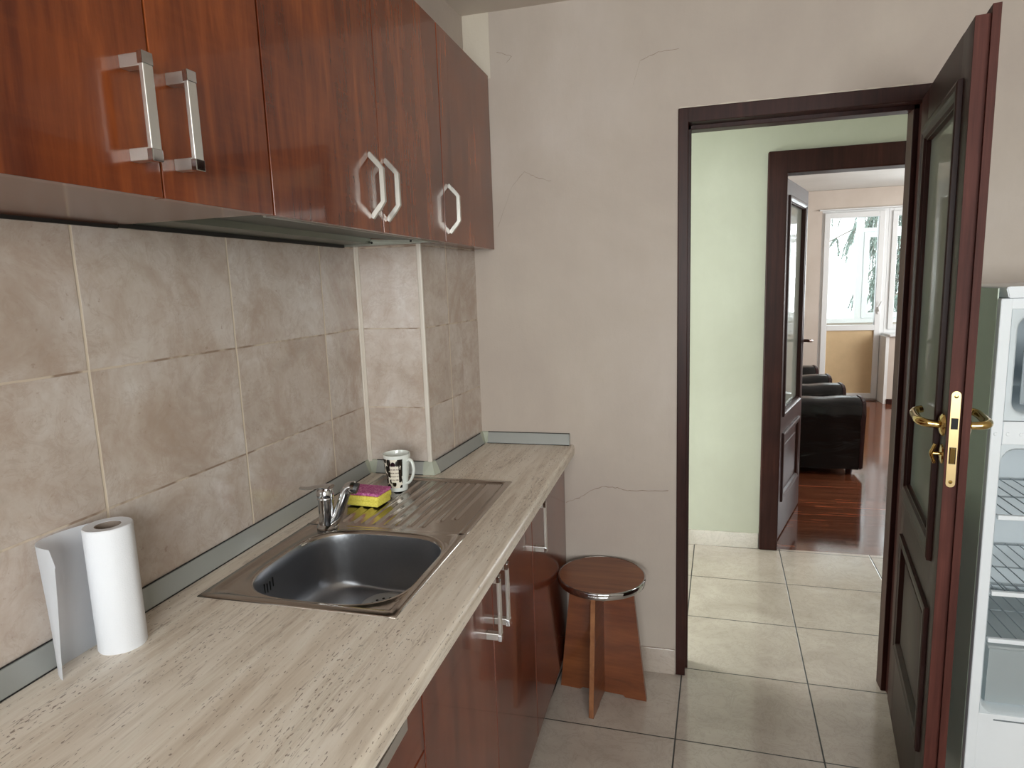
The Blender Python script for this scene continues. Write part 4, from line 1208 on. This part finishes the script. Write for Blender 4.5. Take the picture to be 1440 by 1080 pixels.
def bough(p, d, L, droop, dens):
    q = [p.copy()]; dd = d.copy(); n = 10
    for i in range(n):
        dd = (dd+Vector((rf.uniform(-.08, .08), rf.uniform(-.08, .08), rf.uniform(-.1, .05)-droop*.05))).normalized(); q.append(q[-1]+dd*L/n)
    tube(bmB, q, [.03-.022*i/n for i in range(n+1)], 6)
    for i in range(1, n+1):
        for k in range(dens):
            sd = Vector((rf.uniform(-1, 1), rf.uniform(-1, 1), rf.uniform(-1.2, -.2))).normalized()
            spray(q[i], (dd*.5+sd).normalized(), rf.uniform(.35, .75), 1.0)
for z in [x*.42-.4 for x in range(15)]:
    for k in range(3):
        a = rf.uniform(2.3, 4.4)
        L = rf.uniform(1.5, 2.6)*(1-max(0, z)/14)
        bough(Vector((5.55, 13.45, z+rf.uniform(-.2, .2))), Vector((math.cos(a), math.sin(a), rf.uniform(-.25, .1))).normalized(), L, .6, 4)
for k in range(16):
    z = .7+k*.16
    bough(Vector((5.2, 12.9+rf.uniform(-.4, .4), z+.35)), Vector((-1, rf.uniform(-.15, .15), rf.uniform(-.12, .02))).normalized(), rf.uniform(1.9, 2.4), .5, 4)
# long thin branches reaching left
bough(Vector((5.5, 13.4, 3.4)), Vector((-1, -.1, .0)).normalized(), 3.6, .3, 3)
bough(Vector((5.5, 13.4, 3.0)), Vector((-1, -.15, .02)).normalized(), 3.4, .3, 3)
bough(Vector((5.5, 13.4, 1.4)), Vector((-1, -.12, -.05)).normalized(), 3.4, .4, 2)
obj('branches', bmB, bark, ft)
o = obj('needles', bmN, fir, ft); o['kind'] = 'stuff'

# ------------------------------------------------------------------ rear kitchen window and hall side door (both out of the frame, they carry the daylight)
bm = B(); pframe(bm, -.4, 1.4, .95, 2.2, YB-.16, YB-.10, .05); box(bm, .47, .53, YB-.16, YB-.10, 1.0, 2.15)
w3 = struct('window_3', bm, pvc)
bm = B(); box(bm, -.35, .47, YB-.135, YB-.13, 1, 2.15); box(bm, .53, 1.35, YB-.135, YB-.13, 1, 2.15); obj('glass_pane', bm, clear_glass, w3)

def area(name, loc, rot, sx, sy, power, col=(1, 1, 1)):
    l = bpy.data.lights.new(name, 'AREA'); l.shape = 'RECTANGLE'; l.size = sx; l.size_y = sy; l.energy = power; l.color = col
    o = bpy.data.objects.new(name, l); C.objects.link(o); o.location = loc; o.rotation_euler = rot
    return l
area('kitchen_window_daylight', (.5, YB-.30, 1.62), (R(90), 0, 0), 1.9, 1.4, 95, (1.0, .972, .958))
area('hall_side_daylight', (-1.85, 3.06, 1.15), (0, R(-90), 0), 1.3, .7, 31, (.92, 1.0, .935))
area('living_daylight', (4.2, 9.95, 1.7), (R(-90), 0, R(0)), 2.2, 1.7, 170, (.95, .98, 1.0))
area('living_side_fill', (4.35, 6.2, 1.5), (0, R(90), 0), 1.5, 2.6, 75, (1, .98, .95))  # added fill lamp at an invented opening, brightens the living room
area('hall_ceiling_fill', (1.6, 3.05, 2.3), (0, 0, 0), .4, .4, 4, (1, 1, .97))  # small fill lamp added below the closed hall ceiling

w = bpy.data.worlds.new('world'); bpy.context.scene.world = w; w.use_nodes = True
nt = w.node_tree; bg = nt.nodes['Background']
bg.inputs[0].default_value = (.93, .97, 1.0, 1); bg.inputs[1].default_value = 2.0

sc = bpy.context.scene
sc.view_settings.view_transform = 'Standard'; sc.view_settings.look = 'None'; sc.view_settings.gamma = 1
sc.view_settings.use_curve_mapping = False
sc.view_settings.exposure = 0.68
sc.cycles.max_bounces = 10; sc.cycles.diffuse_bounces = 6; sc.cycles.glossy_bounces = 5; sc.cycles.transparent_max_bounces = 16
sc.cycles.sample_clamp_indirect = 6; sc.cycles.caustics_reflective = False; sc.cycles.caustics_refractive = False
sc.cycles.use_denoising = True
